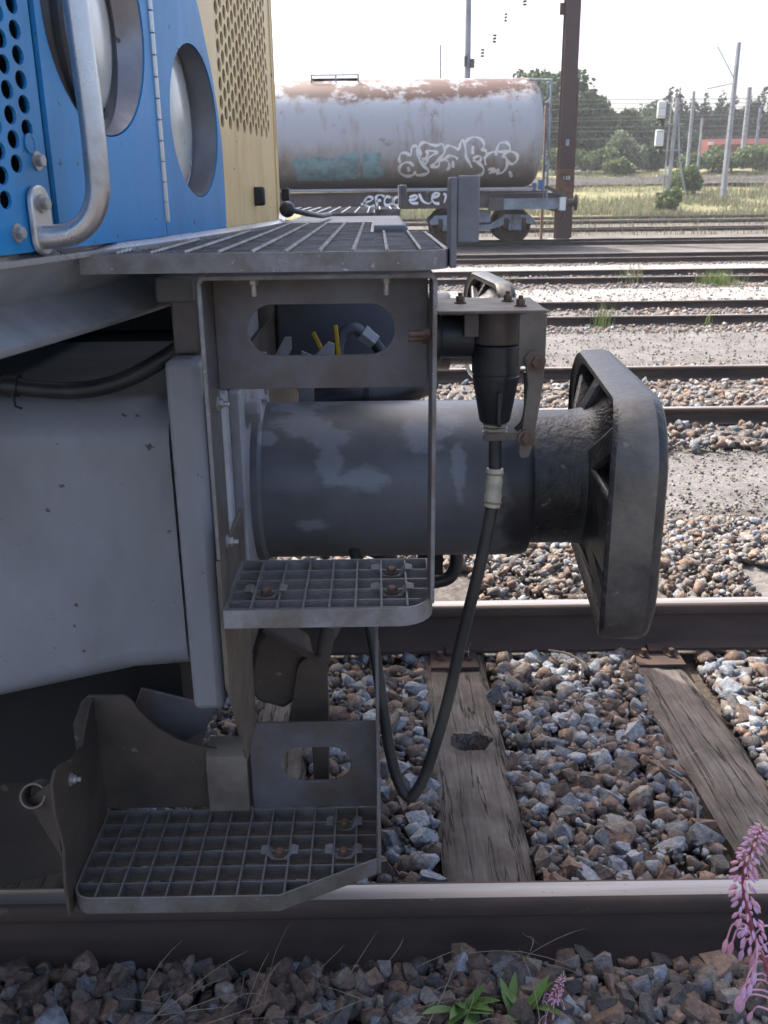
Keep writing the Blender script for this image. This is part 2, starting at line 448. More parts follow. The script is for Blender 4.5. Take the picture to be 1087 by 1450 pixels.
def buffer_material():
    """dark grey casing paint worn to pale patches, black grease towards the plunger end"""
    mt = mat("buffer_casing_paint", (0.118, 0.127, 0.142), 0.36, dirt=(0.085, 0.084, 0.083), dirt_amt=0.45, dscale=7, var=0.15, bump=0.08, bscale=150, stretch=(1, 1, 1))
    t = mt.node_tree
    b = t.nodes["Principled BSDF"]
    src = b.inputs["Base Color"].links[0].from_socket
    tc = [n for n in t.nodes if n.type == 'TEX_COORD'][0]
    sp = nd(t, "ShaderNodeSeparateXYZ")
    t.links.new(tc.outputs["Object"], sp.inputs[0])
    n = nd(t, "ShaderNodeTexNoise", Scale=22.0, Detail=7.0, Roughness=0.68)
    mp = nd(t, "ShaderNodeMapping")
    mp.inputs["Scale"].default_value = (0.6, 1, 1.0)
    t.links.new(tc.outputs["Object"], mp.inputs[0])
    t.links.new(mp.outputs[0], n.inputs["Vector"])
    # worn-through patches at the places where the casing has been rubbed
    total = None
    for (px, pz, a, c) in ((-.150, 1.120, .030, .012), (-.118, 1.098, .050, .016), (-.078, 1.080, .036, .012), (-.080, 1.045, .020, .034), (-.030, 1.020, .042, .017), (.075, 1.085, .040, .018), (.112, 1.098, .026, .012), (-.110, .946, .024, .011), (.125, 1.03, .012, .045), (-.18, 1.08, .014, .010)):
        v1 = nd(t, "ShaderNodeVectorMath", operation='SUBTRACT')
        v1.inputs[1].default_value = (px, -1.0, pz)
        t.links.new(tc.outputs["Object"], v1.inputs[0])
        v2 = nd(t, "ShaderNodeVectorMath", operation='MULTIPLY')
        v2.inputs[1].default_value = (1 / a, 4.0, 1 / c)
        t.links.new(v1.outputs[0], v2.inputs[0])
        ln = nd(t, "ShaderNodeVectorMath", operation='LENGTH')
        t.links.new(v2.outputs[0], ln.inputs[0])
        if total is None:
            total = ln.outputs["Value"]
        else:
            mi = nd(t, "ShaderNodeMath", operation='MINIMUM')
            t.links.new(total, mi.inputs[0])
            t.links.new(ln.outputs["Value"], mi.inputs[1])
            total = mi.outputs[0]
    sm = nd(t, "ShaderNodeMath", operation='MULTIPLY_ADD')
    sm.inputs[1].default_value = -3.2
    t.links.new(n.outputs[0], sm.inputs[0])
    t.links.new(total, sm.inputs[2])
    r = nd(t, "ShaderNodeMapRange")
    r.inputs[1].default_value = -.36
    r.inputs[2].default_value = -.8
    t.links.new(sm.outputs[0], r.inputs[0])
    m0 = nd(t, "ShaderNodeMath", operation='MULTIPLY')
    m0.inputs[1].default_value = 0.5
    t.links.new(r.outputs[0], m0.inputs[0])
    mx = nd(t, "ShaderNodeMix", data_type='RGBA')
    t.links.new(m0.outputs[0], mx.inputs[0])
    t.links.new(src, mx.inputs[6])
    mx.inputs[7].default_value = (0.29, 0.315, 0.355, 1)
    # grease
    n2 = nd(t, "ShaderNodeTexNoise", Scale=14.0, Detail=6.0, Roughness=0.65)
    t.links.new(tc.outputs["Object"], n2.inputs["Vector"])
    ad = nd(t, "ShaderNodeMath", operation='MULTIPLY_ADD')
    ad.inputs[1].default_value = 0.16
    t.links.new(n2.outputs[0], ad.inputs[0])
    t.links.new(sp.outputs[0], ad.inputs[2])
    r2 = nd(t, "ShaderNodeMapRange")
    r2.inputs[1].default_value = 0.255
    r2.inputs[2].default_value = 0.29
    t.links.new(ad.outputs[0], r2.inputs[0])
    mx2 = nd(t, "ShaderNodeMix", data_type='RGBA')
    t.links.new(r2.outputs[0], mx2.inputs[0])
    t.links.new(mx.outputs[2], mx2.inputs[6])
    mx2.inputs[7].default_value = (0.02, 0.021, 0.023, 1)
    t.links.new(mx2.outputs[2], b.inputs["Base Color"])
    return mt


M_casing = buffer_material()


def ground_material(name, cols, scale=3.0, fine=60.0, bump=0.5, bdist=0.02):
    mt = bpy.data.materials.new(name)
    mt.use_nodes = True
    t = mt.node_tree
    b = t.nodes["Principled BSDF"]
    tc = nd(t, "ShaderNodeTexCoord")
    n1 = nd(t, "ShaderNodeTexNoise", Scale=scale, Detail=9.0, Roughness=0.65)
    n2 = nd(t, "ShaderNodeTexVoronoi", Scale=fine)
    n3 = nd(t, "ShaderNodeTexNoise", Scale=fine * 0.7, Detail=5.0, Roughness=0.7)
    for n in (n1, n2, n3):
        t.links.new(tc.outputs["Object"], n.inputs["Vector"])
    r = nd(t, "ShaderNodeValToRGB")
    e = r.color_ramp.elements
    e[0].position, e[0].color = 0.32, rgb(cols[0])
    e[1].position, e[1].color = 0.68, rgb(cols[2])
    k = e.new(0.5)
    k.color = rgb(cols[1])
    t.links.new(n1.outputs[0], r.inputs[0])
    sx = nd(t, "ShaderNodeSeparateColor")
    t.links.new(n2.outputs["Color"], sx.inputs[0])
    mr = nd(t, "ShaderNodeMapRange")
    mr.inputs[3].default_value = 0.72
    mr.inputs[4].default_value = 1.28
    t.links.new(sx.outputs[0], mr.inputs[0])
    mx = nd(t, "ShaderNodeMix", data_type='RGBA', blend_type='MULTIPLY')
    mx.inputs[0].default_value = 1
    t.links.new(r.outputs[0], mx.inputs[6])
    t.links.new(mr.outputs[0], mx.inputs[7])
    t.links.new(mx.outputs[2], b.inputs["Base Color"])
    b.inputs["Roughness"].default_value = 0.9
    b.inputs["Specular IOR Level"].default_value = 0.2
    bp = nd(t, "ShaderNodeBump", Strength=bump, Distance=bdist)
    t.links.new(n3.outputs[0], bp.inputs["Height"])
    t.links.new(bp.outputs[0], b.inputs["Normal"])
    return mt


M_ground = ground_material("yard_dirt_and_cinders", [(0.085, 0.075, 0.067), (0.125, 0.114, 0.105), (0.17, 0.158, 0.149)], 1.3, 45)
M_nearbed = ground_material("dark_ballast_fines", [(0.045, 0.036, 0.03), (0.075, 0.06, 0.05), (0.12, 0.098, 0.082)], 6, 90)
M_gravel = ground_material("fine_grey_gravel", [(0.105, 0.10, 0.095), (0.145, 0.139, 0.133), (0.185, 0.178, 0.171)], 2.2, 70, 0.7, 0.012)
M_path = ground_material("pale_trodden_path", [(0.19, 0.182, 0.175), (0.245, 0.236, 0.228), (0.30, 0.29, 0.28)], 1.5, 40, 0.4)
M_field = ground_material("dry_grass_field", [(0.11, 0.135, 0.055), (0.19, 0.18, 0.095), (0.26, 0.235, 0.15)], 0.35, 6, 0.5, 0.1)

# ------------------------------------------------------------------ mesh helpers
WL = {}          # world location of every linked object (parents carry no rotation)


def link(o, parent=None, world=(0, 0, 0)):
    world = Vector(world)
    if parent is not None:
        o.parent = parent
        o.location = world - WL[parent.name]
    else:
        o.location = world
    COL.objects.link(o)
    WL[o.name] = world
    return o


def thing(name, label, cat, loc=(0, 0, 0), group=None):
    o = bpy.data.objects.new(name, None)
    o.empty_display_size = 0.1
    link(o, None, loc)
    tag(o, label, cat, group)
    return o


def tag(o, label=None, cat=None, group=None, kind=None):
    if label:
        o["label"] = label
    if cat:
        o["category"] = cat
    if group:
        o["group"] = group
    if kind:
        o["kind"] = kind
    return o


class MB:
    def __init__(s):
        s.v = []
        s.f = []
        s.m = []
        s.mi = 0

    def add(s, vs, fs):
        k = len(s.v)
        s.v.extend([tuple(p) for p in vs])
        for f in fs:
            s.f.append([k + i for i in f])
            s.m.append(s.mi)
        return s

    def box(s, x0, x1, y0, y1, z0, z1):
        vs = [(x, y, z) for x in (x0, x1) for y in (y0, y1) for z in (z0, z1)]
        return s.add(vs, [(0, 1, 3, 2), (4, 6, 7, 5), (0, 4, 5, 1), (2, 3, 7, 6), (0, 2, 6, 4), (1, 5, 7, 3)])

    def bar(s, a, b, wid, hgt, up=(0, 0, 1)):
        a, b = Vector(a), Vector(b)
        d = (b - a).normalized()
        r = d.cross(Vector(up)).normalized()
        u = r.cross(d)
        vs = [p + r * i * wid / 2 + u * j * hgt / 2 for p in (a, b) for i in (-1, 1) for j in (-1, 1)]
        return s.add(vs, [(0, 1, 3, 2), (4, 6, 7, 5), (0, 4, 5, 1), (2, 3, 7, 6), (0, 2, 6, 4), (1, 5, 7, 3)])

    def prism(s, poly, axis, a0, a1):
        """extrude a 2D outline along an axis; poly holds the two other coordinates in x,y,z order"""
        def P(p, a):
            return {'x': (a, p[0], p[1]), 'y': (p[0], a, p[1]), 'z': (p[0], p[1], a)}[axis]
        n = len(poly)
        vs = [P(p, a0) for p in poly] + [P(p, a1) for p in poly]
        fs = [list(range(n))[::-1], list(range(n, 2 * n))]
        fs += [(i, (i + 1) % n, n + (i + 1) % n, n + i) for i in range(n)]
        return s.add(vs, fs)

    def tube(s, pts, r, n=10, caps=True):
        pts = [Vector(p) for p in pts]
        rr = r if isinstance(r, (list, tuple)) else [r] * len(pts)
        t0 = (pts[1] - pts[0]).normalized()
        ref = Vector((0, 0, 1)) if abs(t0.z) < 0.9 else Vector((0, 1, 0))
        u = t0.cross(ref).normalized()
        vs = []
        for i, p in enumerate(pts):
            a = pts[max(0, i - 1)]
            b = pts[min(len(pts) - 1, i + 1)]
            t = (b - a).normalized()
            u = (u - t * u.dot(t)).normalized()
            v = t.cross(u)
            for k in range(n):
                an = 2 * math.pi * k / n
                vs.append(p + (u * math.cos(an) + v * math.sin(an)) * rr[i])
        fs = []
        for i in range(len(pts) - 1):
            for k in range(n):
                k2 = (k + 1) % n
                fs.append((i * n + k, i * n + k2, (i + 1) * n + k2, (i + 1) * n + k))
        if caps:
            fs.append(list(range(n))[::-1])
            fs.append([(len(pts) - 1) * n + k for k in range(n)])
        return s.add(vs, fs)

    def lathe(s, prof, origin, axis='x', n=32, caps=True):
        """prof: list of (along, radius)"""
        o = Vector(origin)
        A = {'x': Vector((1, 0, 0)), 'y': Vector((0, 1, 0)), 'z': Vector((0, 0, 1))}[axis] if isinstance(axis, str) else Vector(axis).normalized()
        ref = Vector((0, 0, 1)) if abs(A.z) < 0.9 else Vector((0, 1, 0))
        u = A.cross(ref).normalized()
        v = A.cross(u)
        vs = []
        for (a, r) in prof:
            for k in range(n):
                an = 2 * math.pi * k / n
                vs.append(o + A * a + (u * math.cos(an) + v * math.sin(an)) * r)
        fs = []
        for i in range(len(prof) - 1):
            for k in range(n):
                k2 = (k + 1) % n
                fs.append((i * n + k, i * n + k2, (i + 1) * n + k2, (i + 1) * n + k))
        if caps:
            fs.append(list(range(n))[::-1])
            fs.append([(len(prof) - 1) * n + k for k in range(n)])
        return s.add(vs, fs)

    def ring_plate(s, inner, rect, w0, w1, mp, back=True):
        """plate with one hole. inner: closed outline (u,v); rect (u0,u1,v0,v1); mp(u,v,w)->xyz"""
        u0, u1, v0, v1 = rect
        n = len(inner)
        cu = sum(p[0] for p in inner) / n
        cv = sum(p[1] for p in inner) / n
        outer = []
        for (pu, pv) in inner:
            du, dv = pu - cu, pv - cv
            tt = min([((u1 - cu) / du) if du > 1e-9 else 1e9, ((u0 - cu) / du) if du < -1e-9 else 1e9,
                      ((v1 - cv) / dv) if dv > 1e-9 else 1e9, ((v0 - cv) / dv) if dv < -1e-9 else 1e9])
            outer.append([cu + du * tt, cv + dv * tt])
        for c in ((u0, v0), (u0, v1), (u1, v0), (u1, v1)):
            k = min(range(n), key=lambda i: (outer[i][0] - c[0]) ** 2 + (outer[i][1] - c[1]) ** 2)
            outer[k] = list(c)
        SUB = 6
        rows = []
        for q in range(SUB + 1):
            f = q / SUB
            rows.append([(inner[i][0] * (1 - f) + outer[i][0] * f, inner[i][1] * (1 - f) + outer[i][1] * f) for i in range(n)])
        vs = []
        for wv in (w0, w1):
            for r in rows:
                vs += [mp(p[0], p[1], wv) for p in r]
        L = (SUB + 1) * n
        fs = []
        for q in range(SUB):
            for i in range(n):
                j = (i + 1) % n
                fs.append((q * n + i, q * n + j, (q + 1) * n + j, (q + 1) * n + i))
                if back:
                    fs.append((L + q * n + i, L + (q + 1) * n + i, L + (q + 1) * n + j, L + q * n + j))
        for i in range(n):
            j = (i + 1) % n
            fs.append((i, L + i, L + j, j))
            fs.append((SUB * n + i, SUB * n + j, L + SUB * n + j, L + SUB * n + i))
        return s.add(vs, fs)

    def mesh(s, name, mats, smooth=True, angle=35):
        me = bpy.data.meshes.new(name)
        me.from_pydata(s.v, [], s.f)
        for mm in (mats if isinstance(mats, (list, tuple)) else [mats]):
            me.materials.append(mm)
        me.polygons.foreach_set("material_index", s.m)
        bm = bmesh.new()
        bm.from_mesh(me)
        bmesh.ops.recalc_face_normals(bm, faces=bm.faces)
        bm.to_mesh(me)
        bm.free()
        if smooth:
            me.polygons.foreach_set("use_smooth", [True] * len(me.polygons))
            me.set_sharp_from_angle(angle=R(angle))
        me.update()
        return me

    def build(s, name, mats, parent=None, smooth=True, bevel=0.0, angle=35, segs=2, origin=None):
        if origin is not None:
            o_ = Vector(origin)
            s.v = [tuple(Vector(p) - o_) for p in s.v]
        me = s.mesh(name, mats, smooth, angle)
        o = bpy.data.objects.new(name, me)
        link(o, parent, origin if origin is not None else (0, 0, 0))
        if bevel:
            b = o.modifiers.new("bevel", 'BEVEL')
            b.width = bevel
            b.segments = segs
            b.limit_method = 'ANGLE'
            b.angle_limit = R(40)
        return o


def shared(name, me, parent, world, rot=(0, 0, 0), scale=(1, 1, 1)):
    o = bpy.data.objects.new(name, me)
    link(o, parent, world)
    o.rotation_euler = rot
    o.scale = scale
    return o


def smooth_path(pts, n=8):
    """Catmull-Rom through points"""
    P = [Vector(p) for p in pts]
    P = [P[0] * 2 - P[1]] + P + [P[-1] * 2 - P[-2]]
    out = []
    for i in range(1, len(P) - 2):
        for k in range(n):
            t = k / n
            a, b, c, d = P[i - 1], P[i], P[i + 1], P[i + 2]
            out.append(0.5 * ((2 * b) + (c - a) * t + (2 * a - 5 * b + 4 * c - d) * t * t + (3 * b - a - 3 * c + d) * t ** 3))
    out.append(P[-2])
    return out


def circle(cu, cv, r, n=48, ph=0.0):
    return [(cu + r * math.cos(2 * math.pi * (i + ph) / n), cv + r * math.sin(2 * math.pi * (i + ph) / n)) for i in range(n)]


def slot(cu, cv, hw, hh, n=12):
    """stadium outline"""
    c = hw - hh
    out = []
    for i in range(n + 1):
        a = -math.pi / 2 + math.pi * i / n
        out.append((cu + c + hh * math.cos(a), cv + hh * math.sin(a)))
    for i in range(1, 5):
        out.append((cu + c - 2 * c * i / 5, cv + hh))
    for i in range(n + 1):
        a = math.pi / 2 + math.pi * i / n
        out.append((cu - c + hh * math.cos(a), cv + hh * math.sin(a)))
    for i in range(1, 5):
        out.append((cu - c + 2 * c * i / 5, cv - hh))
    return out


def hexbolt_mesh(name, r=0.009, h=0.007, m_=None, washer=True, axis='z', stud=0.0):
    b = MB()
    a0 = 0.0
    if washer:
        b.lathe([(0, r * 1.45), (0.002, r * 1.45)], (0, 0, 0), axis, 20)
        a0 = 0.002
    b.lathe([(a0, r), (a0 + h * 0.8, r), (a0 + h, r * 0.86)], (0, 0, 0), axis, 6)
    if stud:
        b.lathe([(a0 + h, r * 0.55), (a0 + h + stud, r * 0.55), (a0 + h + stud + 0.001, r * 0.45)], (0, 0, 0), axis, 10)
    return b.mesh(name, m_, True, 30)

# ------------------------------------------------------------------ terrain
def gh(y):
    """ground height across the yard, as a function of distance from the locomotive's track"""
    ks = [(-30, -.30), (-2.6, -.26), (-1.4, -.165), (-.86, -.165), (-.8, -.235), (.8, -.235), (1.15, -.12), (1.6, -.09), (3.2, -.09), (3.5, -.045), (5.4, -.045), (5.9, -.07),
          (7.9, -.09), (8.5, -.11), (10.7, -.11), (11.1, -.10), (13.0, -.10), (13.6, -.11), (15.6, -.11), (16.2, -.11), (18.2, -.12), (18.6, -.13), (20.2, -.13), (21, -.15), (23.5, -.16), (24.6, -.15),
          (26.8, -.16), (28, -.15), (32, -.2), (50, -.2), (55, .15), (74, 2.0), (78, 2.5), (95, 3.0), (400, 5.0)]
    for (a, za), (b, zb) in zip(ks, ks[1:]):
        if y <= b:
            return za + (zb - za) * (y - a) / (b - a)
    return ks[-1][1]


g = MB()
ys = sorted(set([-30, -10, -4, -2.6, -1.4, -.86, -.8, .8, 1.15, 1.6, 2.4, 3.2, 3.5, 5.4, 5.9, 7.9, 8.5, 10.7, 11.1, 13, 13.6, 15.6, 16.2, 18.2, 18.6, 20.2, 21, 23.5, 24.6, 26.8, 28, 32, 40, 50]))
xs_ = [-160, -60, -30, -15, -8, -4, -2, 0, 2, 4, 8, 15, 30, 60, 110, 200]
g.v = [(x, y, gh(y)) for y in ys for x in xs_]
nx = len(xs_)
for j in range(len(ys) - 1):
    for i in range(nx - 1):
        g.f.append((j * nx + i, j * nx + i + 1, (j + 1) * nx + i + 1, (j + 1) * nx + i))
        g.m.append(0)
tag(g.build("ground", M_ground, None), None, None, None, "structure")
g = MB()
ys2 = [50, 52, 55, 60, 65, 70, 74, 76, 78, 84, 95, 120, 180, 400]
xs2 = [-200, -100, -50, -20, 0, 5, 10, 15, 20, 25, 30, 35, 40, 50, 70, 100, 160, 300]
g.v = [(x, y, gh(y) + (0.25 * mnoise.noise(Vector((x * .13, y * .13, 0))) if y > 52 else 0)) for y in ys2 for x in xs2]
nx = len(xs2)
for j in range(len(ys2) - 1):
    for i in range(nx - 1):
        g.f.append((j * nx + i, j * nx + i + 1, (j + 1) * nx + i + 1, (j + 1) * nx + i))
        g.m.append(0)
tag(g.build("grass_field_terrain", M_field, None), None, None, None, "structure")


def strip(name, y0, y1, m_, dz=0.006, wob=0.12, x0=-30, x1=60):
    """a band of different gravel laid a few mm above the ground, with uneven edges"""
    s = MB()
    xs = np.concatenate([np.arange(x0, x1, 0.35), [x1]])
    fr = [0, .2, .4, .6, .8, 1]
    for x in xs:
        a = y0 + wob * mnoise.noise(Vector((x * .9, y0, 0))) + wob * .5 * mnoise.noise(Vector((x * 3.1, y0, 4)))
        b = y1 + wob * mnoise.noise(Vector((x * .9, y1, 7))) + wob * .5 * mnoise.noise(Vector((x * 3.1, y1, 9)))
        for f in fr:
            y = a + (b - a) * f
            e = 0.0 if 0 < f < 1 else -0.012
            s.v.append((x, y, gh(y) + dz + e))
    n = len(fr)
    for i in range(len(xs) - 1):
        for k in range(n - 1):
            s.f.append((i * n + k, (i + 1) * n + k, (i + 1) * n + k + 1, i * n + k + 1))
            s.m.append(0)
    return tag(s.build(name, m_, None), None, None, None, "structure")


strip("gravel_path", 6.2, 8.2, M_gravel, 0.012)
strip("gravel_path", 2.0, 3.2, M_gravel, 0.012)
M_bank = ground_material("grey_embankment_stone", [(0.035, 0.031, 0.034), (0.055, 0.05, 0.053), (0.085, 0.078, 0.08)], 1.0, 8, 0.6, .06)
strip("embankment", 67.0, 72.5, M_bank, 0.25, .8, -30, 70)
strip("trodden_path", 11.0, 12.9, M_path, 0.012, 0.25)
strip("trodden_path", 16.2, 17.9, M_path, 0.014, 0.25)
strip("trodden_path", 21.0, 23.2, M_gravel, 0.014, 0.3)

# ------------------------------------------------------------------ tracks
RAIL = [(-.07, -.172), (.07, -.172), (.07, -.161), (.022, -.146), (.009, -.125), (.009, -.056), (.033, -.043), (.036, -.036), (.036, -.013),
        (.031, -.004), (.022, -.0008), (0, 0), (-.022, -.0008), (-.031, -.004), (-.036, -.013), (-.036, -.036), (-.033, -.043), (-.009, -.056), (-.009, -.125), (-.022, -.146), (-.07, -.161)]


def rail_mesh(x0, x1):
    b = MB()
    n = len(RAIL)
    vs = [(x, p[0], p[1]) for x in (x0, x1) for p in RAIL]
    k = b.add(vs, [])
    for i in range(n):
        j = (i + 1) % n
        b.f.append((i, j, n + j, n + i))
        b.m.append(1 if i in (10, 11) else 0)
    b.f.append(list(range(n)))
    b.m.append(0)
    b.f.append(list(range(n, 2 * n)))
    b.m.append(0)
    return b.mesh("rail", [M_railside, M_railtop], True, 50)


RM = rail_mesh(-40, 90)


def sleeper_mesh(seed, lx=.21, hy=1.3, th=.15, hole=None, nxs=14, nys=60):
    """a hewn timber: fine top surface with splits and worn edges"""
    b = MB()
    r_ = random.Random(seed)
    for iy in range(nys + 1):
        y = -hy + 2 * hy * iy / nys
        for ix in range(nxs + 1):
            fx = ix / nxs
            x = (fx - .5) * lx
            edge = min(fx, 1 - fx)
            z = 0.004 * mnoise.noise(Vector((x * 25, y * 3, seed))) + 0.006 * mnoise.noise(Vector((x * 8, y * 1.2, seed + 5)))
            if edge < .08:
                z -= .010 * (1 - edge / .08) * (1 + .8 * mnoise.noise(Vector((x * 3, y * 9, seed))))
            xx = x * (1 + .035 * mnoise.noise(Vector((0, y * 4, seed + 11)))) + .006 * mnoise.noise(Vector((fx * 2, y * 5, seed)))
            if hole:
                d = math.hypot((x - hole[0]) / 1.25, (y - hole[1]))
                d *= 1 + .25 * mnoise.noise(Vector((x * 40, y * 40, 2)))
                if d < hole[2]:
                    z -= .055 * min(1, (hole[2] - d) / hole[2] * 2.2)
                elif d < hole[2] * 1.35:
                    z += .004
            b.v.append((xx, y, z))
    w_ = nxs + 1
    for iy in range(nys):
        for ix in range(nxs):
            b.f.append((iy * w_ + ix, iy * w_ + ix + 1, (iy + 1) * w_ + ix + 1, (iy + 1) * w_ + ix))
            b.m.append(0)
    # sides
    border = [i for i in range(w_)] + [iy * w_ + nxs for iy in range(1, nys + 1)] + [nys * w_ + ix for ix in range(nxs - 1, -1, -1)] + [iy * w_ for iy in range(nys - 1, 0, -1)]
    k = len(b.v)
    for i in border:
        p = b.v[i]
        b.v.append((p[0] * .98, p[1], p[2] - th))
    n = len(border)
    for i in range(n):
        j = (i + 1) % n
        b.f.append((border[i], k + i, k + j, border[j]))
        b.m.append(0)
    return b.mesh("sleeper", M_wood, True, 50)


def track(yc, z, label, sleepers, fine):
    t = thing("railway_track", label, "railway track", (0, yc, z - .172), "railway tracks of the yard")
    for s in (-1, 1):
        shared("rail", RM, t, (0, yc + s * .7535, z), (0, 0, 0), (1, 1, 1 if fine else .62))
    for i, (x, rot, sm) in enumerate(sleepers):
        o = shared("sleeper", sm, t, (x, yc, z - (.178 if fine else .110)), (0, 0, rot))
    return t


NEAR_SL = [sleeper_mesh(1, .232, 1.3, .15, (.016, .103, .048), 40, 190), sleeper_mesh(2, .215, 1.3, .15, None, 24, 130), sleeper_mesh(3, .18, 1.3, .15, None, 20, 110)]
FAR_SL = [sleeper_mesh(10 + k, .23, 1.25, .13, None, 8, 30) for k in range(3)]
T1 = track(0, 0, "rusty track under the blue locomotive, laid on split wooden sleepers",
           [(-2.1, 0, NEAR_SL[1]), (-1.5, .02, NEAR_SL[2]), (-.9, 0, NEAR_SL[1]), (-.325, .01, NEAR_SL[2]), (.258, .006, NEAR_SL[0]), (1.0, .045, NEAR_SL[1]), (1.62, 0, NEAR_SL[2]), (2.2, .02, NEAR_SL[1])], True)
WORDS = ["first", "second", "third", "fourth"]
for n_, (yc, z) in enumerate([(4.405, .07), (9.605, 0.0), (14.63, 0.0), (19.2, 0.0)]):
    sl = []
    x = -3.0 + .2 * n_
    while x < [5.5, 7.5, 5, 4][n_]:
        sl.append((x + rng.uniform(-.05, .05), rng.uniform(-.03, .03), FAR_SL[int(rng.integers(3))]))
        x += .66
    track(yc, z, "%s rusty track beyond the locomotive's buffers, lying in pale ballast" % WORDS[n_], sl, False)
track(25.6, 0, "track carrying the rusty tank wagon", [], False)
track(33.6, 0, "first track behind the brown post beyond the tank wagon", [], False)
track(41.2, 0, "overgrown track between the post and the dry grass", [], False)
track(47.2, 0, "overgrown track along the edge of the dry grass field", [], False)


bpm = MB()
bpm.box(-.085, .085, -.19, .19, -.006, .006)
for sy in (-1, 1):
    for sx in (-1, 1):
        bpm.lathe([(.006, .018), (.012, .018), (.014, .012), (.034, .011), (.036, .008)], (sx * .05, sy * .125, 0), 'z', 6)
    bpm.bar((0, sy * .105, .012), (0, sy * .06, .020), .05, .012)
BPM = bpm.mesh("baseplate", M_rust, True, 30)
for sx in (-2.1, -1.5, -.9, -.325, .258, 1.0, 1.62, 2.2):
    for sy in (-1, 1):
        shared("baseplate", BPM, T1, (sx, sy * .7535, -.170), (0, 0, 0))

# ------------------------------------------------------------------ ballast
def rock_shape(seed, cut=.6):
    """broken stone: a skewed block with corners and edges knocked off, flat sharp faces"""
    r_ = np.random.default_rng(seed)
    dims = np.array([1.0, r_.uniform(.55, .95), r_.uniform(.38, .8)]) * .46
    taper = r_.uniform(-.35, .35, 3)
    bm = bmesh.new()
    for sx in (-1, 1):
        for sy in (-1, 1):
            for sz in (-1, 1):
                c = np.array([sx, sy, sz], float)
                c *= 1 + r_.uniform(-.28, .12, 3)
                c[0] *= 1 + taper[0] * sy
                c[1] *= 1 + taper[1] * sz
                c[2] *= 1 + taper[2] * sx
                if r_.random() < cut:
                    for k in range(3):
                        q = c.copy()
                        q[k] *= r_.uniform(.25, .8)
                        bm.verts.new(tuple(q * dims))
                else:
                    bm.verts.new(tuple(c * dims))
    bmesh.ops.convex_hull(bm, input=bm.verts)
    lo = [v for v in bm.verts if not v.link_faces]
    bmesh.ops.delete(bm, geom=lo, context='VERTS')
    bmesh.ops.triangulate(bm, faces=bm.faces)
    bmesh.ops.recalc_face_normals(bm, faces=bm.faces)
    bm.verts.ensure_lookup_table()
    bm.verts.index_update()
    v = np.array([tuple(q.co) for q in bm.verts])
    f = np.array([[q.index for q in ff.verts] for ff in bm.faces])
    bm.free()
    return v, f


SHAPES = [rock_shape(100 + k, .75) for k in range(18)]
LOWSH = [rock_shape(300 + k, .2) for k in range(10)]
ROCKC = [(0.225, 0.243, 0.272), (0.30, 0.318, 0.34), (0.145, 0.153, 0.168), (0.175, 0.120, 0.094), (0.225, 0.160, 0.124), (0.120, 0.088, 0.073), (0.27, 0.245, 0.215), (0.085, 0.078, 0.075), (0.175, 0.146, 0.125),
         (0.205, 0.192, 0.178), (0.165, 0.154, 0.144), (0.245, 0.230, 0.214)]
PAL = {"mid": [.17, .125, .09, .19, .15, .15, .035, .08, .13, .03, .03, .01], "fore": [.03, .008, .08, .14, .06, .26, .015, .28, .13, .03, .05, .0], "pale": [.06, .015, .06, .14, .09, .10, .03, .04, .12, .18, .12, .10], "grey": [.03, .0, .06, .04, .03, .03, .02, .04, .06, .32, .27, .10]}  # foreground mix is darker: shade as well as dirt put into stone colours


def colour_attr(me, percorner):
    a = me.color_attributes.new("rock", 'FLOAT_COLOR', 'CORNER')
    a.data.foreach_set("color", percorner.astype(np.float32).ravel())


STONE_ME = {}


def stone_mesh(sh, ci):
    if (sh, ci) not in STONE_ME:
        v, f = SHAPES[sh]
        me = bpy.data.meshes.new("stone")
        me.from_pydata(v.tolist(), [], f.tolist())
        me.materials.append(M_rock)
        c = np.ones((len(f) * 3, 4))
        c[:, :3] = ROCKC[ci]
        colour_attr(me, c)
        STONE_ME[(sh, ci)] = me
    return STONE_ME[(sh, ci)]


def rot_from(r_):
    q = r_.normal(size=4)
    q[1:3] *= .6
    q /= np.linalg.norm(q)
    a, b, c, d = q
    return np.array([[a * a + b * b - c * c - d * d, 2 * (b * c - a * d), 2 * (b * d + a * c)], [2 * (b * c + a * d), a * a - b * b + c * c - d * d, 2 * (c * d - a * b)], [2 * (b * d - a * c), 2 * (c * d + a * b), a * a - b * b - c * c + d * d]])


def scatter(x0, x1, y0, y1, n, smin, smax, zf, pal, skip, seed):
    r_ = np.random.default_rng(seed)
    out = []
    p = np.array(PAL[pal])
    p /= p.sum()
    for _ in range(n):
        x, y = r_.uniform(x0, x1), r_.uniform(y0, y1)
        if skip(x, y):
            continue
        s = smin + (smax - smin) * r_.beta(1.3, 2.6)
        z = zf(x, y) + r_.uniform(-.018, .012) + s * .12
        out.append((x, y, z, s, int(r_.integers(18)), int(r_.choice(len(ROCKC), p=p)), rot_from(r_)))
    return out


SLX = [(-2.1, .12), (-1.5, .1), (-.9, .12), (-.325, .1), (.258, .128), (1.0, .122), (1.62, .1), (2.2, .12)]


def skip_near(x, y):
    if abs(abs(y) - .7535) < .085:
        return True
    if abs(y) < 1.3:
        for sx, hw in SLX:
            if abs(x - sx + (.045 * -y if sx == 1.0 else 0)) < hw - .004:
                return True
    return False


def skip_fore(x, y):
    return abs(abs(y) - .7535) < .085


def zmid(x, y):
    if y > .84:
        return -.165 + min(.085, (y - .84) * .2)
    if y < -.84:
        return -.130 + .022 * mnoise.noise(Vector((x * 1.5, y * 1.5, 3)))
    return -.193 + .018 * mnoise.noise(Vector((x * 3, y * 3, 1)))


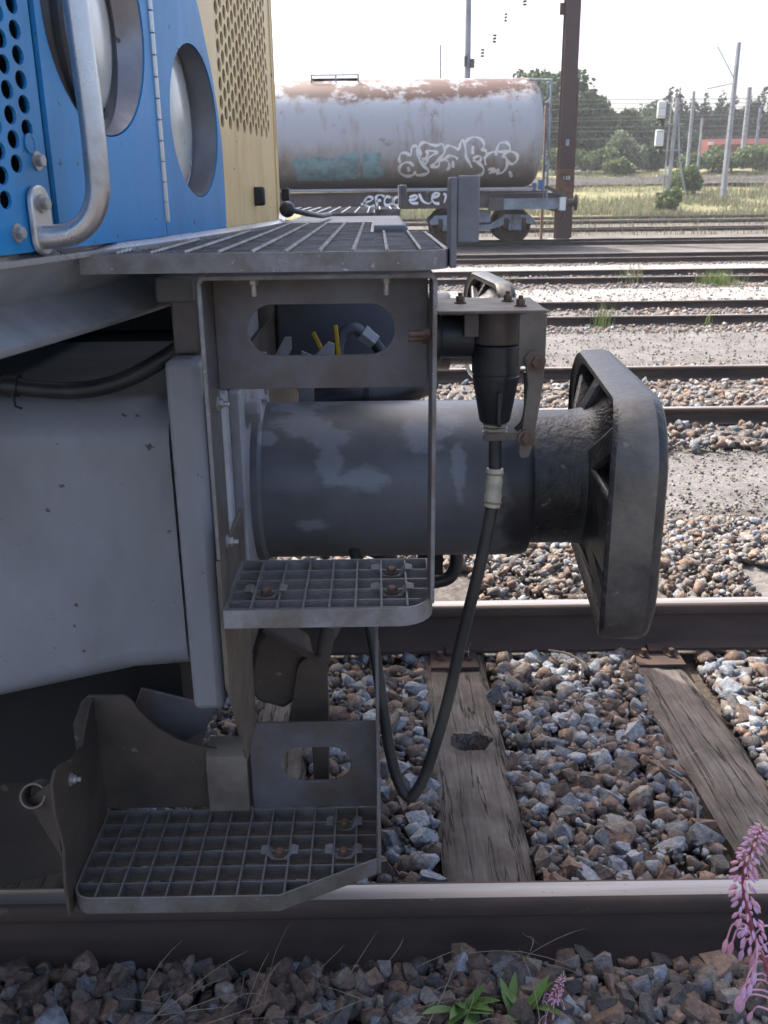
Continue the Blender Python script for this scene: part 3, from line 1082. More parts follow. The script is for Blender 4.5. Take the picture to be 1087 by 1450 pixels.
bed = MB()
bed.box(-8, 12, -.75, .75, -.30, -.222)
bed_o = tag(bed.build("ballast_bed", M_nearbed, None), None, None, None, "structure")
stones = scatter(-1.3, 2.3, -.7, .7, 7000, .026, .080, zmid, "mid", skip_near, 1)
stones += scatter(-1.2, 1.9, -1.55, -.83, 5200, .026, .076, zmid, "fore", skip_fore, 2)
stones += scatter(-1.0, 2.9, .83, 1.85, 5600, .022, .062, zmid, "pale", skip_near, 3)
# fine chips between the larger stones
chips = scatter(-.6, 1.9, -.7, .7, 9000, .010, .030, lambda x, y: zmid(x, y) + .004, "mid", skip_near, 4)
chips += scatter(-.6, 1.6, -1.5, -.83, 3000, .010, .03, zmid, "fore", skip_fore, 5)
chips += scatter(-1, 3.2, 1.5, 3.4, 13000, .006, .026, lambda x, y: -.083, "grey", skip_near, 6)
chips += scatter(-1, 2.9, .83, 1.9, 5000, .008, .026, lambda x, y: zmid(x, y) + .004, "grey", skip_near, 7)


def apparent(s):
    d = Vector((s[0], s[1], s[2])) - Vector((0, -2.432, 1.457))
    zz = d.dot(_f)
    px = d.dot(_R) / zz * 1330
    py = -d.dot(_U) / zz * 1330
    if abs(px) > 540 or abs(py) > 722 or zz < .2:
        return 0
    if (px < -6 and s[1] < .6 and py < 560) or (px < 90 and s[1] > .75):
        return 0
    if s[2] < zmid(s[0], s[1]) - .004:
        return .2 * s[3] / zz
    return s[3] / zz


order = sorted(range(len(stones)), key=lambda i: -apparent(stones[i]))
near_ids = order[:300]
nearset = set(near_ids)
for i in near_ids:
    x, y, z, s, sh, ci, rm = stones[i]
    o = shared("stone", stone_mesh(sh, ci), bed_o, (x, y, z), Matrix(rm.tolist()).to_euler(), (s, s, s))


def stone_mass(name, lst, shapes, parent):
    V, F, C = [], [], []
    k = 0
    rr = np.random.default_rng(5)
    for (x, y, z, s, sh, ci, rm) in lst:
        v, f = shapes[sh % len(shapes)]
        V.append(v @ rm.T * s + np.array([x, y, z]))
        F.append(f + k)
        k += len(v)
        c = np.ones((len(f) * 3, 4))
        c[:, :3] = np.array(ROCKC[ci]) * rr.uniform(.8, 1.2)
        C.append(c)
    V, F, C = np.concatenate(V), np.concatenate(F), np.concatenate(C)
    me = bpy.data.meshes.new(name)
    me.vertices.add(len(V))
    me.vertices.foreach_set("co", V.astype(np.float32).ravel())
    me.loops.add(len(F) * 3)
    me.loops.foreach_set("vertex_index", F.astype(np.int32).ravel())
    me.polygons.add(len(F))
    me.polygons.foreach_set("loop_start", np.arange(0, len(F) * 3, 3, dtype=np.int32))
    me.update(calc_edges=True)
    colour_attr(me, C)
    me.materials.append(M_rock)
    o = bpy.data.objects.new(name, me)
    link(o, parent)
    o["kind"] = "stuff"
    return o


stone_mass("stones", [s for i, s in enumerate(stones) if i not in nearset], SHAPES, bed_o)
stone_mass("stone_chips", chips, LOWSH, bed_o)


def skip_far(yc):
    def f(x, y):
        return abs(abs(y - yc) - .7535) < .08
    return f


far = []
for yc, zt, n, x1, hw in ((4.405, -.045, 6500, 4.2, 1.35), (9.605, -.11, 5200, 6.8, 1.6), (14.63, -.11, 3800, 8.5, 1.7), (19.2, -.13, 2600, 10.5, 1.8)):
    far += scatter(-1.6, x1, yc - hw, yc + hw, n, .026, .075, lambda x, y: max(zt, gh(y) - .0) + (.0), "pale", skip_far(yc), int(yc * 10))
far += scatter(-.5, 4.5, 5.8, 8.4, 3500, .008, .028, lambda x, y: gh(y) + .012, "grey", lambda x, y: False, 77)
far += scatter(-.5, 6, 10.8, 13.4, 1800, .012, .04, lambda x, y: gh(y) + .012, "grey", lambda x, y: False, 78)
tag(stone_mass("yard_ballast", far, LOWSH, None), "pale broken stone ballast between the far rusty rails", "ballast")

# ------------------------------------------------------------------ locomotive
LOCO = thing("locomotive", "blue and yellow diesel locomotive front with grey buffer and grating steps", "locomotive", (-3, 0, 0))


def XS(y):
    """plan curve of the locomotive's front, x as a function of y"""
    if y < -.465:
        return -0.07060768 * y * y + 0.00419613 * y - 0.18449778
    if y < .25:
        return -.2017 + (y + .465) / .715 * (-.062)
    return -.2637 - .095 * (y - .25) - .03 * (y - .25) ** 2


def front(u, v, w_):
    return (XS(u) + w_, u, v)


# unseen bulk behind the front panels (keeps the daylight out of the lamp holes and grille)
b = MB()
b.box(-9, -.62, -1.5, 1.5, 1.42, 3.25)
b.prism([(-1.5, 3.25), (1.5, 3.25), (1.1, 3.55), (-1.1, 3.55)], 'x', -9, -.62)
b.build("hood_body", M_blue, LOCO, False)
b = MB()
for u0, u1 in ((-1.5, -.9), (-.9, -.465), (-.465, .25), (.25, .9), (.9, 1.5)):
    pts = [(u0, 2.02), (u1, 2.02)]
    vs = [front(u0, 2.02, -.004), front(u1, 2.02, -.004), front(u1, 3.25, -.06), front(u0, 3.25, -.06)]
    vs += [(p[0] - .03, p[1], p[2]) for p in vs]
    b.add(vs, [(0, 1, 2, 3), (7, 6, 5, 4), (0, 4, 5, 1), (1, 5, 6, 2), (2, 6, 7, 3), (3, 7, 4, 0)])
b.box(-.68, -.50, -1.49, 1.49, 3.22, 3.25)
b.box(-.66, -.36, -1.50, -1.488, 2.0, 3.24)
b.box(-.66, -.56, 1.488, 1.50, 2.0, 3.24)
b.build("front_upper_panel", M_blue, LOCO, False)
b = MB()
b.box(-.60, -.58, -1.5, 1.5, 1.42, 3.2)
b.build("inner_bulkhead", M_dark, LOCO, False)


def perf(mb, ycols, cw, z0, z1, ph, ry, rz, has_hole, mp, th=.003):
    """perforated sheet, columns staggered by half a pitch; every hole is cut through"""
    for ci, yc in enumerate(ycols):
        off = (ci % 2) * ph / 2
        zs = [z0]
        z = math.floor(z0 / ph) * ph + off
        while z < z1:
            if z > z0 + 1e-6:
                zs.append(z)
            z += ph
        zs.append(z1)
        for a, c in zip(zs, zs[1:]):
            u0, u1 = yc - cw / 2, yc + cw / 2
            zc = (a + c) / 2
            if c - a > ph * .98 and has_hole(ci, zc):
                n = 12
                inner = [(yc + ry * math.cos(2 * math.pi * (i + .5) / n), zc + rz * math.sin(2 * math.pi * (i + .5) / n)) for i in range(n)]
                outer = []
                for pu, pv in inner:
                    du, dv = pu - yc, pv - zc
                    t = min(cw / 2 / abs(du) if abs(du) > 1e-9 else 1e9, ph / 2 / abs(dv) if abs(dv) > 1e-9 else 1e9)
                    outer.append([yc + du * t, zc + dv * t])
                for cc in ((u0, a), (u0, c), (u1, a), (u1, c)):
                    k = min(range(n), key=lambda i: (outer[i][0] - cc[0]) ** 2 + (outer[i][1] - cc[1]) ** 2)
                    outer[k] = list(cc)
                vs = [mp(p[0], p[1], 0) for p in outer] + [mp(p[0], p[1], 0) for p in inner] + [mp(p[0], p[1], -th) for p in inner]
                fs = []
                for i in range(n):
                    j = (i + 1) % n
                    fs += [(i, j, n + j, n + i), (n + i, n + j, 2 * n + j, 2 * n + i)]
                mb.add(vs, fs)
            else:
                mb.add([mp(u0, a, 0), mp(u1, a, 0), mp(u1, c, 0), mp(u0, c, 0)], [(0, 1, 2, 3)])


def fbuild(mb, name, mats, parent):
    """build without touching normals by neighbourhood; open sheets"""
    return mb.build(name, mats, parent, True, angle=30)


# perforated blue corner panel
cols = [-1.4515 - .0255 * k for k in range(4)]
lows = {0: 1.512, 1: 1.482, 2: 1.438, 3: 1.43, 4: 1.43}
b = MB()
perf(b, cols, .0255, 1.402, 2.0, .0215, .0098, .0086, lambda c, z: z > lows.get(c, 1.43) and z < 1.97, lambda u, v, w_: front(u, v, w_ + .003))
vs = [front(-1.43875, 1.402, .003), front(-1.424, 1.402, .003), front(-1.424, 2.0, .003), front(-1.43875, 2.0, .003)]
b.add(vs, [(0, 1, 2, 3)])
b.add([front(-1.424, 1.402, .003), front(-1.424, 2.0, .003), front(-1.424, 2.0, -.012), front(-1.424, 1.402, -.012)], [(0, 1, 2, 3)])
perfp = fbuild(b, "perforated_blue_panel", M_blue, LOCO)
b = MB()
b.box(-9, XS(-1.541) + .003, -1.546, -1.5405, 1.402, 3.25)
b.box(-9, -8.995, -1.54, 1.54, 1.402, 3.25)
b.build("hood_side_panel", M_blue, LOCO, False)
b = MB()
b.box(-9, XS(1.541) + .002, 1.5405, 1.546, 1.402, 3.25)
b.build("hood_side_panel", M_blue, LOCO, False)
b = MB()
b.box(-9, -.62, -1.50, 1.50, 1.375, 1.3895)
b.build("hood_floor", M_dark, LOCO, False)
# one blanked hole at the foot of the first column
b = MB()
b.lathe([(0, .0094), (.0016, .0094), (.0018, .0080), (.0012, .0078)], (XS(-1.4515) + .003, -1.4515, 1.5025), (1, -.2, 0), 18)
b.build("blanking_disc", M_blue, perfp)
# raised edge strip between perforated panel and lamp door
b = MB()
n = 12
for k in range(n):
    z0_, z1_ = 1.402 + k * .05, 1.402 + (k + 1) * .05
b.prism([(-1.4235, 1.402), (-1.4195, 1.402), (-1.4195, 2.0), (-1.4235, 2.0)], 'x', XS(-1.42) - .02, XS(-1.42) - .004)
b.build("seam", M_dark, LOCO, False)


def lamp(panel_name, pmat, rect, cu, cv, r, lens_c, lens_r, lens_x, w_, ring_mat, backring):
    b = MB()
    hole = circle(cu, cv, r, 64, .5)
    b.ring_plate(hole, rect, w_, w_ - .005, front)
    p = b.build(panel_name, pmat, LOCO, True, angle=40)
    # recess wall lofts from the hole in the panel to the lamp's bezel, which faces straight ahead
    b = MB()
    N = 64
    rows = []
    e0 = [front(q[0], q[1], w_ - .0055) for q in circle(cu, cv, r * 1.004, N, .5)]
    e0b = [front(q[0], q[1], w_ - .0015) for q in circle(cu, cv, r * .985, N, .5)]
    bz = [(lens_x - .004, lens_c[0] + backring * math.cos(2 * math.pi * (i + .5) / N), lens_c[1] + backring * math.sin(2 * math.pi * (i + .5) / N)) for i in range(N)]
    lz = [(lens_x - .010, lens_c[0] + lens_r * .9 * math.cos(2 * math.pi * (i + .5) / N), lens_c[1] + lens_r * .9 * math.sin(2 * math.pi * (i + .5) / N)) for i in range(N)]
    mid = [tuple(.45 * e0b[i][k] + .55 * bz[i][k] + (.0 if k else 0) for k in range(3)) for i in range(N)]
    rows = [e0, e0b, mid, bz, lz]
    vs = [p_ for rr in rows for p_ in rr]
    fs = []
    for q in range(len(rows) - 1):
        for i in range(N):
            j = (i + 1) % N
            fs.append((q * N + i, q * N + j, (q + 1) * N + j, (q + 1) * N + i))
    b.add(vs, fs)
    b.m = [1 if math.cos(2 * math.pi * ((k % N) + .5) / N) < -.3 else 0 for k in range(len(fs))]  # near-side faces use the second material; black on the headlight paints its shade
    b.build("lamp_recess", ring_mat, p, True, angle=50)
    b = MB()
    R_ = lens_r
    b.lathe([(-.012, R_ * 1.0), (-.003, R_), (.001, R_ * .97), (.006, R_ * .80), (.0095, R_ * .5), (.011, R_ * .22), (.0114, R_ * .02)], (lens_x, lens_c[0], lens_c[1]), 'x', 56)
    b.build("lamp_lens", M_lens, p, True, angle=70)
    return p


door = lamp("headlight_door", M_blue, (-1.4185, -1.1445, 1.402, 2.0), -1.287, 1.636, .120, (-1.288, 1.626), .086, -.312, .006, [M_ring, M_plug], .100)
b = MB()
b.lathe([(0, .104), (.010, .104), (.014, .100), (.014, .092), (.008, .089)], (-.322, -1.288, 1.626), 'x', 56, False)
b.build("lamp_bezel", M_plug, door, True)
mark = lamp("marker_lamp_panel", M_livery, (-1.1375, -.8725, 1.402, 2.0), -.993, 1.549, .1005, (-.985, 1.552), .089, -.281, .004, [M_ring, M_ring], .094)

b = MB()
b.lathe([(0, .0905), (.004, .0915), (.006, .0895), (.004, .0865)], (-.285, -.985, 1.552), 'x', 56, False)
b.build("lamp_bezel", M_alu, mark, True)
# long hinge
hx = XS(-1.141) + .005
hinge = MB()
hinge.box(hx - .008, hx - .003, -1.1495, -1.1325, 1.418, 2.0)
hinge_o = hinge.build("piano_hinge", M_galv, LOCO, False)
kb = MB()
kb.lathe([(0, .0042), (.0008, .005), (.0232, .005), (.024, .0042)], (0, 0, 0), 'z', 10)
kme = kb.mesh("hinge_knuckle", M_alu)
z = 1.419
while z < 1.97:
    shared("hinge_knuckle", kme, hinge_o, (hx, -1.141, z))
    z += .0248

# cream-yellow grille panels
b = MB()
ycols = [-.872 + .0115 + .0226 * k for k in range(16)]
perf(b, ycols, .0226, 1.402, 2.0, .0262, .0092, .0108, lambda c, z: z > 1.55, lambda u, v, w_: front(u, v, w_ + .004))
ue = ycols[-1] + .0113
for (a, c) in ((ue, -.49), (-.49, -.468)):
    b.add([front(a, 1.402, .004), front(c, 1.402, .004), front(c, 2.0, .004), front(a, 2.0, .004)], [(0, 1, 2, 3)])
gp = fbuild(b, "yellow_grille_panel", M_yellow, LOCO)
b = MB()
ycols = [-.464 + .024 + .024 * k for k in range(28)]
perf(b, ycols, .024, 1.402, 2.0, .0262, .0095, .0108, lambda c, z: z > 1.55 and c > 0, lambda u, v, w_: front(u, v, w_ + .002))
u = ycols[-1] + .012
while u < 1.5:
    b.add([front(u, 1.402, .002), front(u + .1, 1.402, .002), front(u + .1, 2.0, .002), front(u, 2.0, .002)], [(0, 1, 2, 3)])
    u += .1
fbuild(b, "nose_grille_panel", M_yellow, LOCO)
b = MB()
yk = [-.885 + .07 * k for k in range(33)]
for (a, c) in zip(yk, yk[1:]):
    b.add([front(a, 1.40, -.045), front(c, 1.40, -.045), front(c, 2.02, -.045), front(a, 2.02, -.045)], [(0, 1, 2, 3)])
b.build("grille_light_block", M_greyd, LOCO, False)  # dark sheet added behind the grille to keep bright sky out of its holes
b = MB()
b.prism([(-.470, 1.402), (-.4635, 1.402), (-.4635, 2.0), (-.470, 2.0)], 'x', XS(-.467) - .01, XS(-.467) + .006)
b.build("panel_edge_bead", M_yellow, LOCO, False)
b = MB()
b.box(-.222, -.198, -.682, -.664, 1.431, 1.463)
b.build("rubber_stop", M_black, LOCO, True, .004)
b = MB()
b.box(-.245, -.225, .12, .14, 1.43, 1.462)
b.build("rubber_stop", M_black, LOCO, True, .004)

# silver sill at the foot of the front
b = MB()
yy = [-1.545 + .05 * k for k in range(62)]
prof = [(-.03, 1.4015), (.006, 1.4015), (.017, 1.396), (.017, 1.390), (-.03, 1.390)]
vs = [(XS(y) + p[0] - (.012 if y < -1.32 else 0), y, p[1]) for y in yy for p in prof]
n = len(prof)
b.add(vs, [(i * n + k, i * n + (k + 1) % n, (i + 1) * n + (k + 1) % n, (i + 1) * n + k) for i in range(len(yy) - 1) for k in range(n)])
b.build("front_sill", M_alu, LOCO, True, angle=40)
# grey valance curving away under the front
b = MB()
prof = [(-.012, 1.3895), (-.022, 1.378), (-.048, 1.360), (-.070, 1.348), (-.078, 1.341), (-.060, 1.326), (-.032, 1.308), (-.036, 1.299), (-.05, 1.297), (-.08, 1.30)]
vs = [(XS(y) + p[0] - .016 * max(0, (y + 1.2)), y, p[1]) for y in yy for p in prof]
n = len(prof)
b.add(vs, [(i * n + k, i * n + k + 1, (i + 1) * n + k + 1, (i + 1) * n + k) for i in range(len(yy) - 1) for k in range(n - 1)])
b.build("valance", M_valance, LOCO, True, angle=60)

# handrail
hr = MB()
hr.tube(smooth_path([(-.336, -1.455, 1.4155), (-.318, -1.455, 1.416), (-.300, -1.456, 1.420), (-.284, -1.457, 1.432), (-.274, -1.458, 1.452), (-.272, -1.458, 1.478), (-.272, -1.458, 1.53), (-.275, -1.458, 1.62), (-.279, -1.458, 1.80), (-.280, -1.458, 1.95)], 6), .0117, 20)
hr_o = hr.build("handrail", M_alu, LOCO, True, angle=50)
b = MB()
oul = [(-1.455 + .0165 * math.cos(R(a)), 1.448 + .0165 * math.sin(R(a))) for a in range(0, 181, 20)] + [(-1.455 + .0165 * math.cos(R(a)), 1.4145 + .0165 * math.sin(R(a))) for a in range(180, 361, 20)]
vs = [front(u, v, .004) for u, v in oul] + [front(u, v, .010) for u, v in oul]
n = len(oul)
b.add(vs, [list(range(n))[::-1], list(range(n, 2 * n))] + [(i, (i + 1) % n, n + (i + 1) % n, n + i) for i in range(n)])
b.build("rail_foot", M_alu, hr_o, True, .0015)
bm_x = hexbolt_mesh("bolt", .0062, .006, M_bolt, True, (1, -.2, 0))
bm_xr = hexbolt_mesh("bolt", .0062, .007, M_rustbolt, True, (1, -.2, 0))
shared("bolt", bm_x, hr_o, front(-1.455, 1.447, .010))
shared("bolt", bm_x, LOCO, front(-1.442, 1.487, .003))
shared("bolt", bm_x, LOCO, front(-1.492, 1.421, .003))

# ---------------- walkway platforms (near one and its twin on the far side)
bb = MB()
bb.box(-.5, .5, -.5, .5, -.5, .5)
UNIT = {}
M_worn = mat("worn_bare_steel", (0.25, 0.247, 0.245), 0.45, 0.25, dirt=(0.16, 0.14, 0.12), dirt_amt=0.55, dscale=22, var=0.15, bump=0.1)


def unit(m_):
    if m_.name not in UNIT:
        UNIT[m_.name] = bb.mesh("bar", [m_, M_worn], False)
        for p_ in UNIT[m_.name].polygons:
            if p_.normal.z > .9:
                p_.material_index = 1
    return UNIT[m_.name]


def platform(s):
    zt = 1.392
    fr = MB()
    # outer band: front, rounded corner, right side, back step, inner return
    path = [(-.329, -1.36), (.035, -1.36)]
    for a in range(-90, 1, 15):
        path.append((.041 + .040 * math.cos(R(a)), -1.320 + .040 * math.sin(R(a))))
    path += [(.078, -.87), (-.006, -.868), (-.006, -.395), (-.20, -.395)]
    th = .005
    n = len(path)
    inn = []
    for i, p in enumerate(path):
        a = Vector(path[max(0, i - 1)])
        c = Vector(path[min(n - 1, i + 1)])
        d = (c - a).normalized()
        inn.append((p[0] - d.y * th * 1.0, p[1] + d.x * th))
    vs = []
    for (p, q) in zip(path, inn):
        vs += [(p[0], s * p[1], zt - .021), (p[0], s * p[1], zt), (q[0], s * q[1], zt), (q[0], s * q[1], zt - .021)]
    fs = []
    for i in range(n - 1):
        for k in range(4):
            k2 = (k + 1) % 4
            fs.append((i * 4 + k, i * 4 + k2, (i + 1) * 4 + k2, (i + 1) * 4 + k))
    fs += [(0, 1, 2, 3), ((n - 1) * 4, (n - 1) * 4 + 1, (n - 1) * 4 + 2, (n - 1) * 4 + 3)]
    fr.add(vs, fs)
    p = fr.build("walkway_platform", M_galv, LOCO, True, angle=30)
    br = MB()
    y = -1.345
    while y < -.405:
        x1 = -.012 if y > -.875 else (.074 if y > -1.325 else .045)
        x0 = XS(y) + .012 if y > -1.35 else -.32
        br.box(x0, x1, s * y - .0013, s * y + .0013, zt - .020, zt - .0012)
        y += .0182
    br.build("grating_bars", M_galv, p, False)
    cx = [-.29, -.252, -.2145, -.177, -.1395, -.102, -.0645, -.027, .0105, .048]
    for x in cx:
        ya = -1.352
        yb = -.875 if x > -.01 else -.40
        r_ = MB()
        N = int((yb - ya) / .006)
        # twisted square rod: raised at each crossing
        pts = []
        for k in range(N + 1):
            y = ya + (yb - ya) * k / N
            pts.append((x, s * y, zt + .0003 + .0009 * math.sin(y * 2 * math.pi / .0182)))
        r_.tube(pts, .0023, 5)
        r_.build("cross_rod", M_alu if s < 0 else M_galv, p, True)
    return p


PL = platform(1)
platform(-1)
M_upr = mat("upright_paint", (0.20, 0.21, 0.225), 0.45, dirt=(0.12, 0.12, 0.13), dirt_amt=0.5, dscale=9, var=0.12, bump=0.1)
# folded upright at the platform corner
for s in (1, -1):
    b = MB()
    b.box(.0815, .0895, *sorted((s * -1.335, s * -1.285)), 1.371, 1.4685)
    b.box(.0895, .1145, *sorted((s * -1.333, s * -1.327)), 1.398, 1.470)
    b.build("upright_plate", M_upr if s > 0 else M_galv, LOCO, True, .002)
b = MB()
b.lathe([(-.0165 * math.cos(R(a)), max(.0005, .0165 * math.sin(R(a)))) for a in range(0, 181, 15)], (-.188, -.36, 1.4185), 'x', 20)
knob = b.build("black_knob", M_plug, LOCO, True, angle=80)
b = MB()
b.tube([(-.18, -.35, 1.417), (-.15, -.30, 1.408), (-.13, -.12, 1.399), (-.12, .1, 1.396)], .006, 8)
b.build("knob_rod", M_plug, knob)

# ---------------- main frame end
fb = MB()
prev = None
secs = []
for x, zb in ((-.308, .735), (-.40, .728), (-.62, .680), (-1.0, .60), (-1.6, .46), (-3.2, .42)):
    o_ = [(-.5, 1.168), (-1.03, 1.168)]
    for a in range(0, 91, 9):
        o_.append((-1.03 - .07 * math.sin(R(a)), 1.098 + .07 * math.cos(R(a))))
    for a in range(0, 91, 15):
        o_.append((-1.055 - .045 * math.cos(R(a)), zb + .045 - .045 * math.sin(R(a))))
    o_.append((-.5, zb))
    secs.append([(x, p[0], p[1]) for p in o_])
n = len(secs[0])
vs = [p for s_ in secs for p in s_]
fs = []
for i in range(len(secs) - 1):
    for k in range(n):
        k2 = (k + 1) % n
        fs.append((i * n + k, i * n + k2, (i + 1) * n + k2, (i + 1) * n + k))
fs.append(list(range(n)))
fb.add(vs, fs)
fb.build("main_frame", M_grey, LOCO, True, angle=40)
b = MB()
b.box(-.284, -.236, -1.2, -.55, .722, 1.247)
hs = b.build("headstock_plate", M_grey, LOCO, True, .012, segs=3)
b = MB()
b.box(-.276, -.240, -1.16, -.7, 1.248, 1.345)
b.box(-.292, -.242, -1.175, -.7, 1.318, 1.352)
b.build("headstock_stay", M_bracket, hs, True, .004)
b = MB()
b.box(-.2345, -.226, -1.16, .6, .70, 1.20)
b.build("buffer_beam", M_brown, LOCO, True, .002)
b = MB()
b.box(-8, -.35, -.98, .98, .45, 1.16)
b.box(-8, -1.1, -1.0, 1.0, 1.165, 1.40)
b.box(-1.0, -.33, -.35, .75, 1.17, 1.37)
b.build("underframe", M_dark, LOCO, False)
wb = MB()
rw = random.Random(3)
pts = [(-.2855 - .004 * rw.random(), -1.1035, .78 + .004 * k) for k in range(78)]
wb.tube(pts, [.0038 + .0016 * rw.random() for _ in pts], 6)
pts = [(-.2855, -1.03 + .004 * k, 1.1695 + .001 * rw.random()) for k in range(60)]
wb.tube(pts, [.0036 + .0016 * rw.random() for _ in pts], 6)
wb.build("weld_bead", M_grey, hs, True)
# cable lying under the valance
b = MB()
b.tube(smooth_path([(-.86, -1.05, 1.24), (-.66, -1.09, 1.212), (-.53, -1.10, 1.197), (-.44, -1.095, 1.188), (-.37, -1.09, 1.200), (-.305, -1.08, 1.232), (-.262, -1.06, 1.262), (-.24, -1.0, 1.29)], 8), .0125, 14)
cb = b.build("underframe_cable", M_black, LOCO)
b = MB()
b.tube([(-.535, -1.1, 1.198), (-.515, -1.099, 1.196)], .0165, 14)
b.tube([(-.52, -1.113, 1.19), (-.519, -1.112, 1.170), (-.510, -1.111, 1.166)], .0022, 6)
b.build("cable_clip", M_black, cb)

# ---------------- buffers
def outline(hw, hh, n=56, e=4.2):
    out = []
    for i in range(n):
        a = 2 * math.pi * i / n
        c, s = math.cos(a), math.sin(a)
        out.append((hw * math.copysign(abs(c) ** (2 / e), c), hh * math.copysign(abs(s) ** (2 / e), s)))
    return out


def rrect(hw, hh, r, n=18):
    out = []
    for cx_, cy_, a0 in ((hw - r, hh - r, 0), (-hw + r, hh - r, 90), (-hw + r, -hh + r, 180), (hw - r, -hh + r, 270)):
        for i in range(n):
            a = R(a0 + 90 * i / (n - 1))
            out.append((cx_ + r * math.cos(a), cy_ + r * math.sin(a)))
    return out


def buffer(s):
    yc, zc = -.875 * s, .983
    fl = MB()
    fl.box(-.2255, -.207, yc - .185, yc + .185, .80, 1.175)
    root = fl.build("buffer", M_lightgrey, LOCO, True, .003)
    cs = MB()
    cs.lathe([(-.210, .139), (-.196, .139), (-.190, .1335), (.225, .1335), (.238, .134), (.246, .131), (.248, .118), (.20, .117)], (0, yc, zc), 'x', 64, False)
    cs.build("buffer_casing", M_casing, root, True, angle=40)
    pl = MB()
    pl.lathe([(.20, .1145), (.325, .1145), (.345, .118), (.364, .130), (.398, .168)], (0, yc, zc), 'x', 64)
    pl.build("plunger", M_grease, root, True, angle=45)
    # head: cast dish with a deep rim, hollow back and radiating ribs
    h = MB()
    HW, HH = .308, .193
    N = 72
    layers = [(.368, .95, .05), (.364, .972, .055), (.372, .993, .06), (.407, 1.0, .06), (.419, .982, .06), (.425, .93, .06), (.431, .8, .05), (.436, .5, .03), (.438, .02, .0005)]
    vs = []

    def bend(x, u):
        return x + .004 + .018 * s * (u / HW) - .006 * (u / HW) ** 2 - (.026 * max(0, -s * u / HW) ** 2 if x < .405 else 0)
    for (x, f, rr_) in layers:
        for (u, v) in rrect(HW * f, HH * f, .108 * f, 18):
            vs.append((bend(x, u), yc + u, zc - .008 + v))
    L = len(layers)
    # inner wall of the hollow back
    inner = [(.369, .885, .045), (.398, .84, .04), (.410, .45, .02), (.405, .02, .0005)]
    for (x, f, rr_) in inner:
        for (u, v) in rrect(HW * f, HH * f, .108 * f, 18):
            vs.append((bend(x, u), yc + u, zc - .008 + v))
    fs = []
    for i in range(L - 1):
        for k in range(N):
            k2 = (k + 1) % N
            fs.append((i * N + k, i * N + k2, (i + 1) * N + k2, (i + 1) * N + k))
    for k in range(N):
        k2 = (k + 1) % N
        fs.append((k, L * N + k, L * N + k2, k2))
        for q in range(len(inner) - 1):
            fs.append(((L + q) * N + k, (L + q + 1) * N + k, (L + q + 1) * N + k2, (L + q) * N + k2))
    fs.append([(L - 1) * N + k for k in range(N)])
    fs.append([(L + len(inner) - 1) * N + k for k in range(N)][::-1])
    h.add(vs, fs)
    nb_ = (L - 1) * N
    h.m = [(0 if (k // N == 2 and 12 <= (k % N) <= 72 and vs[k % N][1] < yc - HW * .55) else 1) for k in range(nb_)] + [1] * (N * 4) + [1, 1]
    hd = h.build("buffer_head", [M_head, M_grease], root, True, angle=45)
    for (u, v, th_) in ((.235, .125, .014), (.272, -.008, .05), (.235, -.14, .014), (-.235, .130, .022), (-.272, -.025, .062), (-.225, -.15, .022), (.03, .170, .03), (-.03, -.182, .03)):
        rb = MB()
        d = Vector((0, u, v)).normalized()
        a = Vector((0, yc, zc)) + d * .10
        c = Vector((0, yc + u, zc + v))
        r_ = d.cross(Vector((1, 0, 0))) * th_
        vs = []
        for sgn in (-1, 1):
            vs += [(.335, *(a + r_ * sgn)[1:]), (.405, *(a + r_ * sgn)[1:]), (bend(.400, u), *(c + r_ * sgn)[1:]), (bend(.371, u), *(c + r_ * sgn)[1:])]
        rb.add(vs, [(0, 1, 2, 3), (7, 6, 5, 4), (0, 4, 5, 1), (1, 5, 6, 2), (2, 6, 7, 3), (3, 7, 4, 0)])
        rb.build("head_rib", M_grease, hd, True, .006)
    return root


M_head = mat("buffer_head_steel", (0.155, 0.138, 0.118), 0.45, 0.1, dirt=(0.040, 0.038, 0.036), dirt_amt=0.48, dscale=7, var=0.2, bump=0.5, bscale=60, spots=(0.17, 0.165, 0.15), spot_amt=0.05, spot_scale=40, bdist=0.003, rough_var=0.2)
B1 = buffer(1)
buffer(-1)
big = hexbolt_mesh("bolt", .0195, .020, M_lightgrey, True, 'x')
for (dy, dz) in ((-.115, .148), (.145, .148), (-.145, -.148), (.145, -.148)):
    shared("bolt", big, B1, (-.207, -.875 + dy, .983 + dz))

# ---------------- upper step bracket
b = MB()
path = [(-.206, 1.02), (-.206, 1.352)]
for a in range(180, 89, -15):
    path.append((-.196 + .010 * math.cos(R(a)), 1.356 + .010 * math.sin(R(a))))
for a in range(90, -1, -15):
    path.append((.058 + .010 * math.cos(R(a)), 1.356 + .010 * math.sin(R(a))))
path += [(.068, 1.352), (.0665, .957)]
th = .0055
vs = []
n = len(path)
for i, p in enumerate(path):
    a, c = Vector(path[max(0, i - 1)]), Vector(path[min(n - 1, i + 1)])
    d = (c - a).normalized()
    q = (p[0] + d.y * th, p[1] - d.x * th)
    vs += [(p[0], -1.34, p[1]), (q[0], -1.34, q[1]), (q[0], -1.262, q[1]), (p[0], -1.262, p[1])]
fs = []
for i in range(n - 1):
    for k in range(4):
        k2 = (k + 1) % 4
        fs.append((i * 4 + k, i * 4 + k2, (i + 1) * 4 + k2, (i + 1) * 4 + k))
fs += [(0, 1, 2, 3), ((n - 1) * 4, (n - 1) * 4 + 1, (n - 1) * 4 + 2, (n - 1) * 4 + 3)]
b.add(vs, fs)
b.m = [1 if (k % 4 == 0 and k < 4 * (n - 1)) else 0 for k in range(len(fs))]
SB = b.build("step_bracket", [M_bracket, M_galv], LOCO, True, .0012, angle=40)
b = MB()
